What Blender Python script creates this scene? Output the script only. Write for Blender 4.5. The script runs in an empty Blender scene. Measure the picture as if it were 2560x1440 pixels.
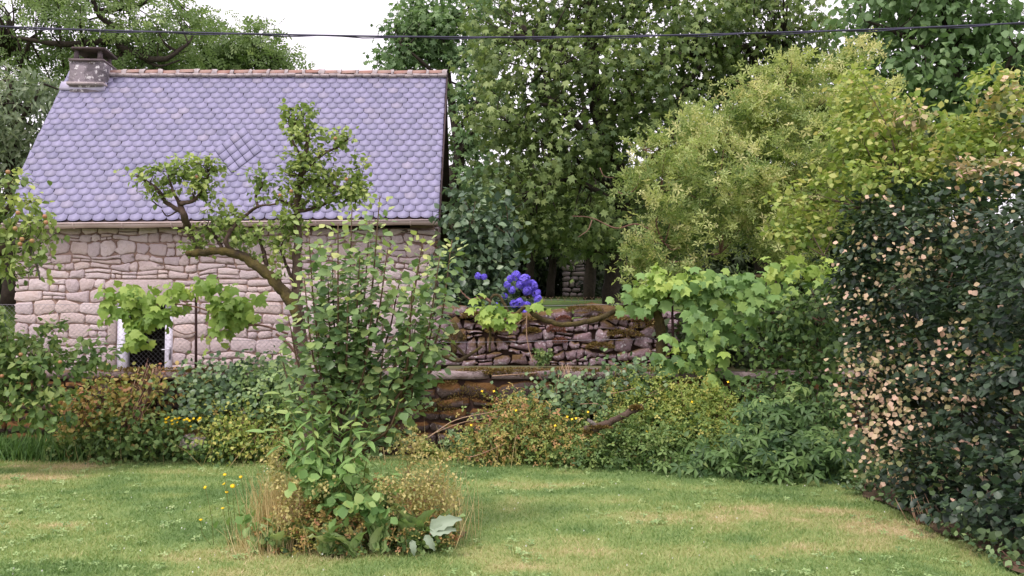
import bpy, math, random
import numpy as np
from mathutils import Vector, Matrix, Euler

rng = np.random.default_rng(11)
random.seed(11)
SC = bpy.context.scene
COL = SC.collection

# ------------------------------------------------------------------ camera
F = 2217.0                      # focal length in photo pixels (2560 wide)
CAM_Z = 1.70
PITCH = math.atan(80.0 / F)     # horizon sits a little below the middle
cam_data = bpy.data.cameras.new("camera")
cam_data.sensor_width = 36.0
cam_data.lens = 36.0 * F / 2560.0
cam_data.clip_start = 0.05
cam_data.clip_end = 3000.0
cam = bpy.data.objects.new("camera", cam_data)
cam.location = (0, 0, CAM_Z)
cam.rotation_euler = (math.radians(90) + PITCH, 0, 0)
COL.objects.link(cam)
SC.camera = cam

# ------------------------------------------------------------------ sky (overcast) and soft sun
SUN_EL, SUN_AZ = math.radians(56), math.radians(-38)     # azimuth: from behind-left of the camera
world = bpy.data.worlds.new("World")
SC.world = world
world.use_nodes = True
wn, wl = world.node_tree.nodes, world.node_tree.links
wn.clear()
w_out = wn.new("ShaderNodeOutputWorld")
w_bg = wn.new("ShaderNodeBackground")
w_sky = wn.new("ShaderNodeTexSky")
w_sky.sky_type = 'NISHITA'
w_sky.sun_disc = False
w_sky.sun_elevation = SUN_EL
w_sky.sun_rotation = math.radians(180) + SUN_AZ
w_sky.air_density = 1.0
w_sky.dust_density = 4.0
w_sky.ozone_density = 1.0
w_hsv = wn.new("ShaderNodeHueSaturation")
w_hsv.inputs["Saturation"].default_value = 0.25
w_mix = wn.new("ShaderNodeMixRGB")
w_mix.inputs[0].default_value = 0.72
w_mix.inputs[2].default_value = (10.3, 9.35, 10.5, 1)       # the even white of the cloud layer
wl.new(w_sky.outputs[0], w_hsv.inputs["Color"])
wl.new(w_hsv.outputs[0], w_mix.inputs[1])
wl.new(w_mix.outputs[0], w_bg.inputs[0])
w_bg.inputs[1].default_value = 0.10
wl.new(w_bg.outputs[0], w_out.inputs[0])

sun_d = bpy.data.lights.new("sun", 'SUN')
sun_d.energy = 1.5
sun_d.angle = math.radians(14)
sun_d.color = (1.0, 0.93, 0.86)
sun = bpy.data.objects.new("sun", sun_d)
sd = Vector((math.sin(SUN_AZ) * math.cos(SUN_EL), -math.cos(SUN_AZ) * math.cos(SUN_EL), math.sin(SUN_EL)))
sun.rotation_euler = sd.to_track_quat('Z', 'Y').to_euler()
sun.location = sd * 40
COL.objects.link(sun)

SC.view_settings.view_transform = 'Standard'
SC.view_settings.look = 'None'
SC.view_settings.gamma = 1.0
SC.view_settings.exposure = 0.86
SC.render.engine = 'CYCLES'
SC.cycles.use_denoising = True
SC.cycles.max_bounces = 6
SC.cycles.diffuse_bounces = 3
SC.cycles.glossy_bounces = 2
SC.cycles.transmission_bounces = 3
SC.cycles.transparent_max_bounces = 4
SC.cycles.sample_clamp_indirect = 4.0

# ------------------------------------------------------------------ helpers
CP, SP = math.cos(PITCH), math.sin(PITCH)
def at(px, py, Y):
    """world point seen at photo pixel (px, py), at distance Y into the garden"""
    dx, dy = (px - 1280.0) / F, (720.0 - py) / F
    d = np.array([dx, CP - SP * dy, SP + CP * dy])
    return np.array([0, 0, CAM_Z]) + d * (Y / d[1])
def gy(py):
    """distance of the lawn point seen on pixel row py"""
    dy = (720.0 - py) / F
    return -CAM_Z / (SP + CP * dy) * (CP - SP * dy)
def nrm(v):
    return v / np.maximum(np.linalg.norm(v, axis=-1, keepdims=True), 1e-9)
def hash2(i, j, s):
    h = np.sin(i * 127.1 + j * 311.7 + s * 74.7) * 43758.5453
    return h - np.floor(h)
def vnoise(x, y, s=0.0):
    i, j = np.floor(x), np.floor(y)
    u, v = x - i, y - j
    u = u * u * (3 - 2 * u); v = v * v * (3 - 2 * v)
    a, b = hash2(i, j, s), hash2(i + 1, j, s)
    c, d = hash2(i, j + 1, s), hash2(i + 1, j + 1, s)
    return (a * (1 - u) + b * u) * (1 - v) + (c * (1 - u) + d * u) * v
def fbm(x, y, s=0.0, o=4):
    t, a, n = 0, 0.5, 0
    for k in range(o):
        t = t + a * vnoise(x * 2 ** k, y * 2 ** k, s + k * 3.1); n += a; a *= 0.5
    return t / n

def srgb(r, g, b):
    def f(c):
        c /= 255.0
        return c / 12.92 if c <= 0.04045 else ((c + 0.055) / 1.055) ** 2.4
    return (f(r), f(g), f(b), 1)

def write_mesh(name, V, F_, loop_total=None, rnd=None, smooth=False):
    """V (n,3); F_ list of tuples or (flat index array, sizes array)"""
    me = bpy.data.meshes.new(name)
    V = np.asarray(V, np.float32)
    if isinstance(F_, tuple):
        flat, sizes = F_
    else:
        sizes = np.array([len(f) for f in F_], np.int32)
        flat = np.array([i for f in F_ for i in f], np.int32)
    me.vertices.add(len(V)); me.vertices.foreach_set("co", V.ravel())
    me.loops.add(len(flat)); me.loops.foreach_set("vertex_index", np.asarray(flat, np.int32))
    starts = np.concatenate([[0], np.cumsum(sizes)[:-1]]).astype(np.int32)
    me.polygons.add(len(sizes)); me.polygons.foreach_set("loop_start", starts)
    if smooth:
        me.polygons.foreach_set("use_smooth", np.ones(len(sizes), bool))
    if rnd is not None:
        a = me.attributes.new("rnd", 'FLOAT', 'POINT'); a.data.foreach_set("value", np.asarray(rnd, np.float32))
    me.update(calc_edges=True)
    return me

def link(name, me, parent=None, mat=None, mat_list=None):
    o = bpy.data.objects.new(name, me)
    COL.objects.link(o)
    if parent is not None: o.parent = parent
    if me is not None and not me.materials:
        for m in (mat_list or ([mat] if mat else [])): me.materials.append(m)
    o.color = (0, 0, 0, 1)
    return o
def root_of(p):
    while p.parent is not None: p = p.parent
    return p
def mesh_obj(name, V, F_, mat, parent=None, smooth=False, rnd=None, mat_list=None, kind=None):
    V = np.asarray(V, float)
    if parent is not None: V = V - np.array(root_of(parent).location)
    o = link(name, write_mesh(name, V, F_, rnd=rnd, smooth=smooth), parent, mat, mat_list)
    if kind: o["kind"] = kind
    return o
def thing(name, label, cat, loc, group=None):
    o = bpy.data.objects.new(name, None); COL.objects.link(o)
    o.location = tuple(loc); o.empty_display_size = 0.1
    tag(o, label, cat, group)
    return o
def tag(o, label, cat, group=None):
    o["label"] = label; o["category"] = cat
    if group: o["group"] = group
    return o
def structure(o):
    o["kind"] = "structure"; return o

class MB:
    """collects shapes that belong to one part"""
    def __init__(s): s.V, s.F, s.n, s.R, s.M = [], [], 0, [], []
    def add(s, V, F_, r=0.5, m=0):
        V = np.asarray(V, float)
        s.V.append(V); s.F += [tuple(i + s.n for i in f) for f in F_]; s.n += len(V)
        s.R.append(np.full(len(V), r)); s.M += [m] * len(F_)
    def box(s, c, half, axes=None, r=0.5, m=0):
        c = np.asarray(c, float); A = np.eye(3) if axes is None else np.asarray(axes)
        V = [c + A[0] * half[0] * i + A[1] * half[1] * j + A[2] * half[2] * k for i in (-1, 1) for j in (-1, 1) for k in (-1, 1)]
        s.add(V, [(0, 1, 3, 2), (4, 6, 7, 5), (0, 4, 5, 1), (2, 3, 7, 6), (0, 2, 6, 4), (1, 5, 7, 3)], r, m)
    def tube(s, P, rad, n=7, jit=0.0, r=0.5, cap=True):
        V, F_ = tube(P, rad, n, jit, cap); s.add(V, F_, r)
    def build(s, name, mat, parent=None, smooth=False, mat_list=None, kind=None):
        o = mesh_obj(name, np.concatenate(s.V), s.F, mat, parent, smooth, np.concatenate(s.R), mat_list, kind)
        if mat_list:
            o.data.polygons.foreach_set("material_index", np.array(s.M, np.int32))
        return o

def spline(P, n=6):
    P = np.asarray(P, float)
    if len(P) < 3: 
        t = np.linspace(0, 1, n + 1)[:, None]; return P[0] * (1 - t) + P[-1] * t
    Q = np.vstack([2 * P[0] - P[1], P, 2 * P[-1] - P[-2]]); out = []
    for i in range(1, len(Q) - 2):
        for t in np.linspace(0, 1, n, endpoint=False):
            a, b, c, d = Q[i - 1], Q[i], Q[i + 1], Q[i + 2]
            out.append(0.5 * (2 * b + (c - a) * t + (2 * a - 5 * b + 4 * c - d) * t * t + (-a + 3 * b - 3 * c + d) * t ** 3))
    out.append(P[-1]); return np.array(out)
def tube(P, rad, n=7, jit=0.0, cap=True):
    P = np.asarray(P, float); m = len(P)
    rad = np.interp(np.linspace(0, 1, m), np.linspace(0, 1, len(np.atleast_1d(rad))), np.atleast_1d(rad))
    T = nrm(np.gradient(P, axis=0)); ref = np.array([0.3, 0.2, 1.0])
    if abs(np.dot(nrm(P[-1] - P[0]), nrm(ref))) > 0.9: ref = np.array([1.0, 0.1, 0.0])
    A = nrm(np.cross(T, ref)); B = np.cross(T, A)
    ang = np.linspace(0, 2 * np.pi, n, endpoint=False)
    rr = rad[:, None] * (1 + jit * rng.uniform(-1, 1, (m, n)))
    V = P[:, None] + rr[..., None] * (A[:, None] * np.cos(ang)[None, :, None] + B[:, None] * np.sin(ang)[None, :, None])
    F_ = [(i * n + k, i * n + (k + 1) % n, (i + 1) * n + (k + 1) % n, (i + 1) * n + k) for i in range(m - 1) for k in range(n)]
    V = V.reshape(-1, 3)
    if cap:
        F_.append(tuple(range(n))[::-1]); F_.append(tuple((m - 1) * n + k for k in range(n)))
    return V, F_

# ------------------------------------------------------------------ materials
def new_mat(name):
    m = bpy.data.materials.new(name); m.use_nodes = True
    nt = m.node_tree; nt.nodes.clear()
    out = nt.nodes.new("ShaderNodeOutputMaterial")
    return m, nt, out
def ramp_node(nt, stops, interp='LINEAR'):
    r = nt.nodes.new("ShaderNodeValToRGB"); r.color_ramp.interpolation = interp
    e = r.color_ramp.elements
    while len(e) < len(stops): e.new(0.5)
    for k, (p, c) in enumerate(stops):
        e[k].position = p; e[k].color = c
    return r
def math_node(nt, op, a, b=None, clamp=False):
    n = nt.nodes.new("ShaderNodeMath"); n.operation = op; n.use_clamp = clamp
    for i, v in enumerate((a, b)):
        if v is None: continue
        if isinstance(v, (int, float)): n.inputs[i].default_value = v
        else: nt.links.new(v, n.inputs[i])
    return n.outputs[0]
def rnd_value(nt):
    a = nt.nodes.new("ShaderNodeAttribute"); a.attribute_name = "rnd"
    oi = nt.nodes.new("ShaderNodeObjectInfo")
    sp = nt.nodes.new("ShaderNodeSeparateColor"); nt.links.new(oi.outputs["Color"], sp.inputs[0])
    return math_node(nt, 'ADD', a.outputs["Fac"], sp.outputs[0])
def mixc(nt, fac, a, b, mode='MIX'):
    n = nt.nodes.new("ShaderNodeMixRGB"); n.blend_type = mode
    for i, v in enumerate((fac, a, b)):
        if isinstance(v, (int, float)): n.inputs[i].default_value = v
        elif isinstance(v, tuple): n.inputs[i].default_value = v
        else: nt.links.new(v, n.inputs[i])
    return n.outputs[0]
def noise(nt, scale, detail=4, rough=0.55, vec=None, dist=0.0):
    n = nt.nodes.new("ShaderNodeTexNoise"); n.inputs["Scale"].default_value = scale
    n.inputs["Detail"].default_value = detail; n.inputs["Roughness"].default_value = rough
    n.inputs["Distortion"].default_value = dist
    if vec is not None: nt.links.new(vec, n.inputs["Vector"])
    return n.outputs["Fac"]
def geo_pos(nt):
    return nt.nodes.new("ShaderNodeNewGeometry").outputs["Position"]

def soft(c, k=0.20, g=1.06):
    l = 0.3 * c[0] + 0.59 * c[1] + 0.11 * c[2]
    return tuple(min(250, (v * (1 - k) + l * k) * g) for v in c)
def leaf_mat(name, cols, trans=0.28, rough=0.5, spec=0.3, k_soft=0.10):
    m, nt, out = new_mat(name)
    cols = [soft(c, k_soft) for c in cols]
    k = len(cols)
    r = ramp_node(nt, [(i / (k - 1), srgb(*c)) for i, c in enumerate(cols)])
    nt.links.new(rnd_value(nt), r.inputs[0])
    p = nt.nodes.new("ShaderNodeBsdfPrincipled")
    nt.links.new(r.outputs[0], p.inputs["Base Color"])
    p.inputs["Roughness"].default_value = rough
    p.inputs["Specular IOR Level"].default_value = spec
    t = nt.nodes.new("ShaderNodeBsdfTranslucent")
    nt.links.new(mixc(nt, 1.0, r.outputs[0], (1.10, 1.18, 0.80, 1), 'MULTIPLY'), t.inputs["Color"])
    mx = nt.nodes.new("ShaderNodeMixShader"); mx.inputs[0].default_value = trans
    nt.links.new(p.outputs[0], mx.inputs[1]); nt.links.new(t.outputs[0], mx.inputs[2])
    nt.links.new(mx.outputs[0], out.inputs[0])
    return m
def plain_mat(name, c1, c2=None, scale=8.0, rough=0.8, bump=0.0, spec=0.3, metal=0.0, bscale=None):
    m, nt, out = new_mat(name)
    p = nt.nodes.new("ShaderNodeBsdfPrincipled")
    p.inputs["Roughness"].default_value = rough; p.inputs["Specular IOR Level"].default_value = spec
    p.inputs["Metallic"].default_value = metal
    pos = geo_pos(nt)
    n = noise(nt, scale, 5, 0.6, pos)
    r = ramp_node(nt, [(0.3, srgb(*c1)), (0.7, srgb(*(c2 or c1)))])
    nt.links.new(n, r.inputs[0]); nt.links.new(r.outputs[0], p.inputs["Base Color"])
    if bump:
        b = nt.nodes.new("ShaderNodeBump"); b.inputs["Strength"].default_value = bump; b.inputs["Distance"].default_value = 0.02
        nt.links.new(noise(nt, bscale or scale * 4, 5, 0.6, pos), b.inputs["Height"]); nt.links.new(b.outputs[0], p.inputs["Normal"])
    nt.links.new(p.outputs[0], out.inputs[0])
    return m
def stone_mat(name, tones, stain, moss=0.0, moss_cols=((96, 74, 30), (120, 104, 36)), scale=9.0, up=0.35, lichen=0.0):
    """tones picked per stone (object random), stains, and moss growing on upward faces and in patches"""
    m, nt, out = new_mat(name)
    p = nt.nodes.new("ShaderNodeBsdfPrincipled")
    p.inputs["Roughness"].default_value = 0.9; p.inputs["Specular IOR Level"].default_value = 0.2
    pos = geo_pos(nt)
    oi = nt.nodes.new("ShaderNodeObjectInfo")
    n1 = noise(nt, scale, 6, 0.65, pos)
    v = math_node(nt, 'ADD', math_node(nt, 'MULTIPLY', oi.outputs["Random"], 0.75), math_node(nt, 'MULTIPLY', n1, 0.3))
    k = len(tones)
    r = ramp_node(nt, [(i / (k - 1), srgb(*c)) for i, c in enumerate(tones)])
    nt.links.new(v, r.inputs[0]); col = r.outputs[0]
    st = ramp_node(nt, [(0.55 - .12 * (lichen > .9), (0, 0, 0, 1)), (0.72 - .12 * (lichen > .9), (1, 1, 1, 1))])
    nt.links.new(noise(nt, scale * 0.55, 5, 0.6, pos, 0.6), st.inputs[0])
    col = mixc(nt, math_node(nt, 'MULTIPLY', st.outputs[0], 0.6), col, srgb(*stain))
    fine = noise(nt, scale * 9, 3, 0.6, pos)
    col = mixc(nt, 0.35, col, mixc(nt, fine, (0.35, 0.35, 0.35, 1), (1.5, 1.5, 1.5, 1)), 'MULTIPLY')
    if lichen:
        lt0 = 0.60 - 0.12 * max(0.0, lichen - 0.6)
        li = ramp_node(nt, [(lt0, (0, 0, 0, 1)), (lt0 + .06, (1, 1, 1, 1))])
        nt.links.new(noise(nt, scale * 2.2, 4, 0.6, pos), li.inputs[0])
        col = mixc(nt, math_node(nt, 'MULTIPLY', li.outputs[0], lichen), col, srgb(205, 200, 205))
    if moss:
        g = nt.nodes.new("ShaderNodeNewGeometry")
        sx = nt.nodes.new("ShaderNodeSeparateXYZ"); nt.links.new(g.outputs["Normal"], sx.inputs[0])
        mv = math_node(nt, 'ADD', math_node(nt, 'MULTIPLY', sx.outputs[2], up), noise(nt, scale * 0.28, 5, 0.6, pos, 0.4))
        mr = ramp_node(nt, [(max(0.0, 0.78 - moss), (0, 0, 0, 1)), (min(1.0, 0.90 - moss), (1, 1, 1, 1))])
        nt.links.new(mv, mr.inputs[0])
        mc = mixc(nt, noise(nt, scale * 1.5, 4, 0.6, pos), srgb(*moss_cols[0]), srgb(*moss_cols[1]))
        col = mixc(nt, mr.outputs[0], col, mc)
    nt.links.new(col, p.inputs["Base Color"])
    b = nt.nodes.new("ShaderNodeBump"); b.inputs["Strength"].default_value = 0.9; b.inputs["Distance"].default_value = 0.03
    nt.links.new(noise(nt, scale * 3.2, 6, 0.65, pos), b.inputs["Height"]); nt.links.new(b.outputs[0], p.inputs["Normal"])
    nt.links.new(p.outputs[0], out.inputs[0])
    return m
def slate_mat(name, cols, rough=0.55):
    m, nt, out = new_mat(name)
    p = nt.nodes.new("ShaderNodeBsdfPrincipled"); p.inputs["Roughness"].default_value = rough
    p.inputs["Specular IOR Level"].default_value = 0.4
    r = ramp_node(nt, [(i / (len(cols) - 1), srgb(*c)) for i, c in enumerate(cols)])
    nt.links.new(rnd_value(nt), r.inputs[0])
    pos = geo_pos(nt)
    s = noise(nt, 1.3, 5, 0.6, pos)
    col = mixc(nt, 0.5, r.outputs[0], mixc(nt, s, (0.80, 0.80, 0.82, 1), (1.18, 1.16, 1.15, 1)), 'MULTIPLY')
    lr = ramp_node(nt, [(0.66, (0, 0, 0, 1)), (0.74, (1, 1, 1, 1))]); nt.links.new(noise(nt, 7.0, 5, 0.65, pos), lr.inputs[0])
    col = mixc(nt, math_node(nt, 'MULTIPLY', lr.outputs[0], 0.22), col, srgb(176, 166, 150))
    nt.links.new(col, p.inputs["Base Color"])
    b = nt.nodes.new("ShaderNodeBump"); b.inputs["Strength"].default_value = 0.25; b.inputs["Distance"].default_value = 0.01
    nt.links.new(noise(nt, 22, 4, 0.6, pos), b.inputs["Height"]); nt.links.new(b.outputs[0], p.inputs["Normal"])
    nt.links.new(p.outputs[0], out.inputs[0])
    return m

M = {}
M['slate'] = slate_mat('slate', [(120, 118, 145), (130, 127, 156), (137, 133, 162), (125, 123, 149), (144, 138, 160)])
M['slate_edge'] = plain_mat('slate_edge', (52, 52, 72), (72, 70, 96), 20, 0.9)
M['stone'] = stone_mat('wall_stone', [(182, 163, 161), (195, 178, 180), (204, 186, 182), (189, 173, 177), (210, 195, 196), (202, 176, 164)], (172, 151, 148), scale=8.0)
M['lintel'] = stone_mat('lintel_stone', [(182, 166, 166), (192, 176, 174)], (170, 152, 148), scale=6.0)
M['mortar'] = plain_mat('mortar', (140, 114, 102), (164, 140, 128), 10, 0.95, 0.7)
M['rubble'] = stone_mat('dry_stone', [(124, 104, 110), (156, 136, 144), (136, 112, 118), (172, 154, 160)], (108, 80, 80), moss=0.24, moss_cols=((96, 72, 58), (112, 92, 56)), lichen=0.8, up=.22)
M['terrace'] = stone_mat('terrace_stone', [(64, 54, 52), (92, 78, 74), (74, 62, 58)], (40, 32, 34), moss=0.26, moss_cols=((100, 64, 46), (108, 84, 44)), lichen=0.3)
M['coping'] = stone_mat('coping_stone', [(150, 134, 134), (128, 112, 112), (166, 150, 150)], (92, 74, 70), moss=0.16, moss_cols=((96, 72, 40), (120, 104, 44)), up=0.12)
M['dark_core'] = plain_mat('wall_core', (66, 50, 46), (84, 64, 56), 8, 0.95)
M['moss'] = plain_mat('moss', (92, 62, 24), (128, 112, 34), 9, 0.95, 0.9, bscale=60)
M['chim'] = stone_mat('chimney_stone', [(120, 112, 122), (146, 136, 144)], (44, 40, 46), lichen=0.95, moss=0.05, scale=5.5)
M['flash'] = plain_mat('flashing', (168, 162, 190), (190, 184, 206), 6, 0.6)
M['cap'] = plain_mat('concrete_cap', (92, 80, 88), (120, 106, 110), 8, 0.85, 0.3)
M['ridge'] = plain_mat('clay_ridge', (150, 108, 98), (160, 138, 132), 5, 0.9, 0.4)
M['ridge_mortar'] = plain_mat('ridge_mortar', (150, 138, 142), (178, 166, 168), 12, 0.9, 0.5)
M['zinc'] = plain_mat('gutter_zinc', (178, 158, 156), (200, 182, 180), 3, 0.45, 0.0, 0.5)
M['white'] = plain_mat('white_paint', (206, 202, 220), (222, 218, 232), 5, 0.5)
M['handle'] = plain_mat('handle_metal', (150, 148, 158), None, 5, 0.35, metal=0.6)
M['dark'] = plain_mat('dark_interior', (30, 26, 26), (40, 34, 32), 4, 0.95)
M['wood_dark'] = plain_mat('old_timber', (58, 48, 52), (84, 70, 70), 14, 0.9, 0.5)
M['iron'] = plain_mat('rusted_iron', (58, 38, 44), (74, 50, 50), 20, 0.8)
M['wire'] = plain_mat('galvanised_wire', (150, 146, 156), None, 5, 0.5, metal=0.3)
M['cable'] = plain_mat('cable_sheath', (58, 56, 78), None, 5, 0.6)
M['bark'] = plain_mat('bark', (66, 52, 46), (96, 80, 70), 16, 0.95, 0.8)
M['bark_dark'] = plain_mat('dark_bark', (44, 38, 34), (66, 58, 50), 12, 0.95, 0.8)
M['bark_moss'] = plain_mat('mossy_bark', (50, 41, 35), (98, 87, 46), 7, 0.95, 0.9, bscale=40)
M['bark_pale'] = plain_mat('grey_bark', (92, 84, 82), (116, 108, 104), 10, 0.95, 0.6)
M['twig'] = plain_mat('twig', (104, 76, 66), (134, 104, 92), 12, 0.9)
M['dry'] = plain_mat('dead_stem', (150, 118, 96), (178, 150, 126), 12, 0.9)
M['stem_red'] = plain_mat('red_stem', (82, 64, 50), (96, 78, 58), 12, 0.8)
M['stem_green'] = plain_mat('green_stem', (92, 104, 52), (110, 118, 62), 12, 0.7)
M['soil'] = plain_mat('soil', (84, 66, 54), (108, 90, 70), 5, 0.95, 0.6)
M['terrace_soil'] = plain_mat('terrace_earth', (110, 96, 78), (96, 104, 66), 2, 0.95, 0.5)
M['field'] = plain_mat('field_grass', (72, 92, 40), (92, 116, 50), 1.5, 0.95, 0.6, bscale=14)
M['apple'] = plain_mat('apple_skin', (164, 104, 84), (152, 132, 84), 30, 0.5)
M['yellow'] = plain_mat('yellow_petal', (236, 196, 30), (244, 210, 50), 10, 0.6)
M['purple'] = leaf_mat('purple_petal', [(98, 82, 196), (120, 104, 226), (142, 126, 240), (110, 90, 210)], 0.3, k_soft=0)
M['white_fl'] = plain_mat('white_petal', (226, 226, 220), None, 10, 0.7)

M['lf_ash'] = leaf_mat('leaf_ash', [(90, 112, 66), (110, 134, 78), (126, 150, 90), (144, 162, 104)], 0.42)
M['lf_grey'] = leaf_mat('leaf_greygreen', [(96, 114, 84), (124, 140, 108), (150, 160, 130)], 0.35)
M['lf_maple'] = leaf_mat('leaf_maple', [(74, 96, 56), (94, 116, 64), (114, 134, 74), (134, 150, 88)], 0.32)
M['lf_maple_b'] = leaf_mat('leaf_bluegreen', [(82, 110, 70), (106, 136, 88), (130, 156, 106)], 0.40)
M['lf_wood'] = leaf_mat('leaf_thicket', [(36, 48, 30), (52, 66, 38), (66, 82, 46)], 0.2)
M['lf_lauryl'] = leaf_mat('leaf_evergreen', [(56, 78, 60), (74, 98, 72), (92, 116, 84), (116, 136, 92)], 0.15, 0.4, 0.5)
M['lf_yellow'] = leaf_mat('leaf_azalea', [(108, 132, 70), (138, 158, 88), (164, 178, 104), (188, 192, 122), (206, 198, 138)], 0.38, k_soft=.16)
M['lf_beech'] = leaf_mat('leaf_beech', [(32, 48, 38), (44, 64, 46), (56, 78, 52), (78, 100, 60)], 0.16, 0.45, 0.45)
M['lf_beech_top'] = leaf_mat('leaf_beech_new', [(102, 128, 60), (128, 150, 70), (150, 166, 82), (172, 174, 98), (194, 172, 118)], 0.38, k_soft=.1)
M['lf_pink'] = leaf_mat('leaf_copper', [(112, 120, 74), (170, 154, 110), (200, 172, 140), (210, 174, 152), (180, 140, 122)], 0.25, k_soft=.12)
M['lf_vine'] = leaf_mat('leaf_vine', [(78, 110, 58), (102, 138, 74), (124, 158, 86), (144, 172, 86), (160, 184, 82)], 0.3)
M['lf_vine_l'] = leaf_mat('leaf_vine_light', [(104, 136, 56), (128, 158, 68), (148, 174, 80), (168, 186, 90)], 0.35)
M['lf_pear'] = leaf_mat('leaf_pear', [(66, 94, 58), (90, 118, 70), (114, 140, 82), (142, 162, 92), (186, 188, 116)], 0.30, 0.42, 0.35)
M['lf_apple'] = leaf_mat('leaf_apple', [(94, 116, 62), (120, 142, 74), (146, 164, 88), (172, 180, 102)], 0.35, k_soft=.12)
M['lf_lance'] = leaf_mat('leaf_lance', [(84, 120, 62), (106, 142, 76), (126, 158, 88), (150, 170, 96)], 0.3)
M['lf_dock'] = leaf_mat('leaf_dock', [(104, 132, 82), (128, 156, 94), (150, 174, 110), (166, 178, 126)], 0.25, 0.5)
M['lf_pale'] = leaf_mat('leaf_pale_underside', [(124, 142, 116), (150, 164, 142)], 0.2)
M['lf_ivy'] = leaf_mat('leaf_ivy', [(56, 82, 54), (76, 104, 64), (100, 128, 78), (130, 152, 96)], 0.18, 0.4, 0.5)
M['lf_weed'] = leaf_mat('leaf_weed', [(80, 106, 54), (106, 130, 64), (134, 146, 72), (166, 154, 82), (190, 150, 96), (160, 108, 78)], 0.28)
M['lf_weed_y'] = leaf_mat('leaf_weed_yellow', [(104, 132, 58), (134, 154, 70), (162, 170, 80), (192, 182, 92)], 0.3, k_soft=.14)
M['lf_herb'] = leaf_mat('leaf_dry_herb', [(120, 132, 72), (152, 150, 86), (176, 164, 98), (194, 178, 112)], 0.3, k_soft=.15)
M['lf_creeper'] = leaf_mat('leaf_creeper', [(52, 80, 46), (74, 104, 56), (98, 128, 68), (126, 148, 80)], 0.25, 0.5)
M['lf_under'] = leaf_mat('leaf_undergrowth', [(64, 90, 52), (88, 116, 62), (112, 138, 74), (134, 150, 84)], 0.28)
M['straw'] = leaf_mat('straw', [(150, 130, 84), (178, 156, 106), (200, 180, 132), (150, 150, 90)], 0.3, k_soft=.1)
M['grass_tall'] = leaf_mat('tall_grass', [(62, 96, 46), (80, 116, 54), (104, 132, 66)], 0.3)
LAWN = [(96, 126, 70), (114, 142, 80), (136, 156, 90), (158, 166, 104), (188, 172, 132)]
M['lawn_blade'] = leaf_mat('lawn_blade', LAWN, 0.3)
M['lawn'] = leaf_mat('lawn_ground', [(84, 108, 60), (98, 120, 68), (116, 132, 76), (138, 138, 88), (172, 152, 116)], 0.0, 0.95, 0.1)

# ------------------------------------------------------------------ leaf shapes: x across, y base to tip, z up
def T_ovate(w=0.36, cup=0.10, curl=0.10):
    V = [(0, 0, 0), (-w, .38, cup), (0, .42, 0), (w, .38, cup), (-w * .72, .72, cup * .6 - curl * .5), (0, .74, -curl * .5), (w * .72, .72, cup * .6 - curl * .5), (0, 1, -curl)]
    return np.array(V, float), [(0, 2, 1), (0, 3, 2), (1, 2, 5, 4), (2, 3, 6, 5), (4, 5, 7), (5, 6, 7)]
def T_small(w=0.32, cup=0.12):
    return np.array([(0, 0, 0), (-w, .5, cup), (w, .5, cup), (0, 1, -.06)], float), [(0, 3, 1), (0, 2, 3)]
def T_lance(w=0.13, curl=0.35):
    V, F_ = [], []
    for i, (y, ww) in enumerate([(0, .03), (.3, w), (.65, w * .8), (.9, w * .3)]):
        z = -curl * y * y
        V += [(-ww, y, z + .05), (0, y, z), (ww, y, z + .05)]
    V.append((0, 1, -curl))
    for i in range(3):
        a = i * 3; F_ += [(a, a + 1, a + 4, a + 3), (a + 1, a + 2, a + 5, a + 4)]
    F_ += [(9, 10, 12), (10, 11, 12)]
    return np.array(V, float), F_
def T_lobed(lobes=5, depth=0.35, cup=0.10, spread=2.5):
    """vine or maple leaf: points fanned out around the stalk"""
    V = [(0, .40, 0), (0, .06, 0)]
    n = lobes * 2 + 1
    for k in range(n):
        a = -spread + 2 * spread * k / (n - 1)
        tip = (k % 2 == 1)
        r = (0.60 - 0.10 * abs(a) / spread) * (1.0 if tip else 1.0 - depth)
        V.append((math.sin(a) * r * 0.95, .40 + math.cos(a) * r, -cup * (1.3 if tip else -0.3)))
    F_ = [(0, 2, 1)] + [(0, 3 + k, 2 + k) for k in range(n - 1)] + [(0, 1, 1 + n)]
    return np.array(V, float), F_
def T_palmate(k=5, w=0.16, droop=0.25, spread=1.9):
    V, F_ = [], []
    for i in range(k):
        a = -spread + 2 * spread * i / (k - 1); L = 1.0 - 0.28 * abs(a) / spread
        c, s = math.cos(a), math.sin(a)
        pts = [(0, 0, 0), (-w, .55 * L, .04), (0, .55 * L, -.03), (w, .55 * L, .04), (0, L, -droop)]
        b = len(V)
        V += [(x * c + y * s, -x * s + y * c, z) for x, y, z in pts]
        F_ += [(b, b + 2, b + 1), (b, b + 3, b + 2), (b + 1, b + 2, b + 4), (b + 2, b + 3, b + 4)]
    return np.array(V, float), F_
def T_whorl(k=5, w=0.17):
    V, F_ = [], []
    for i in range(k):
        a = 2 * math.pi * i / k; c, s = math.cos(a), math.sin(a)
        b = len(V)
        V += [(x * c + y * s, -x * s + y * c, z) for x, y, z in [(0, .04, 0), (-w, .55, .22), (w, .55, .22), (0, 1, .18)]]
        F_ += [(b, b + 3, b + 1), (b, b + 2, b + 3)]
    return np.array(V, float), F_
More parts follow.
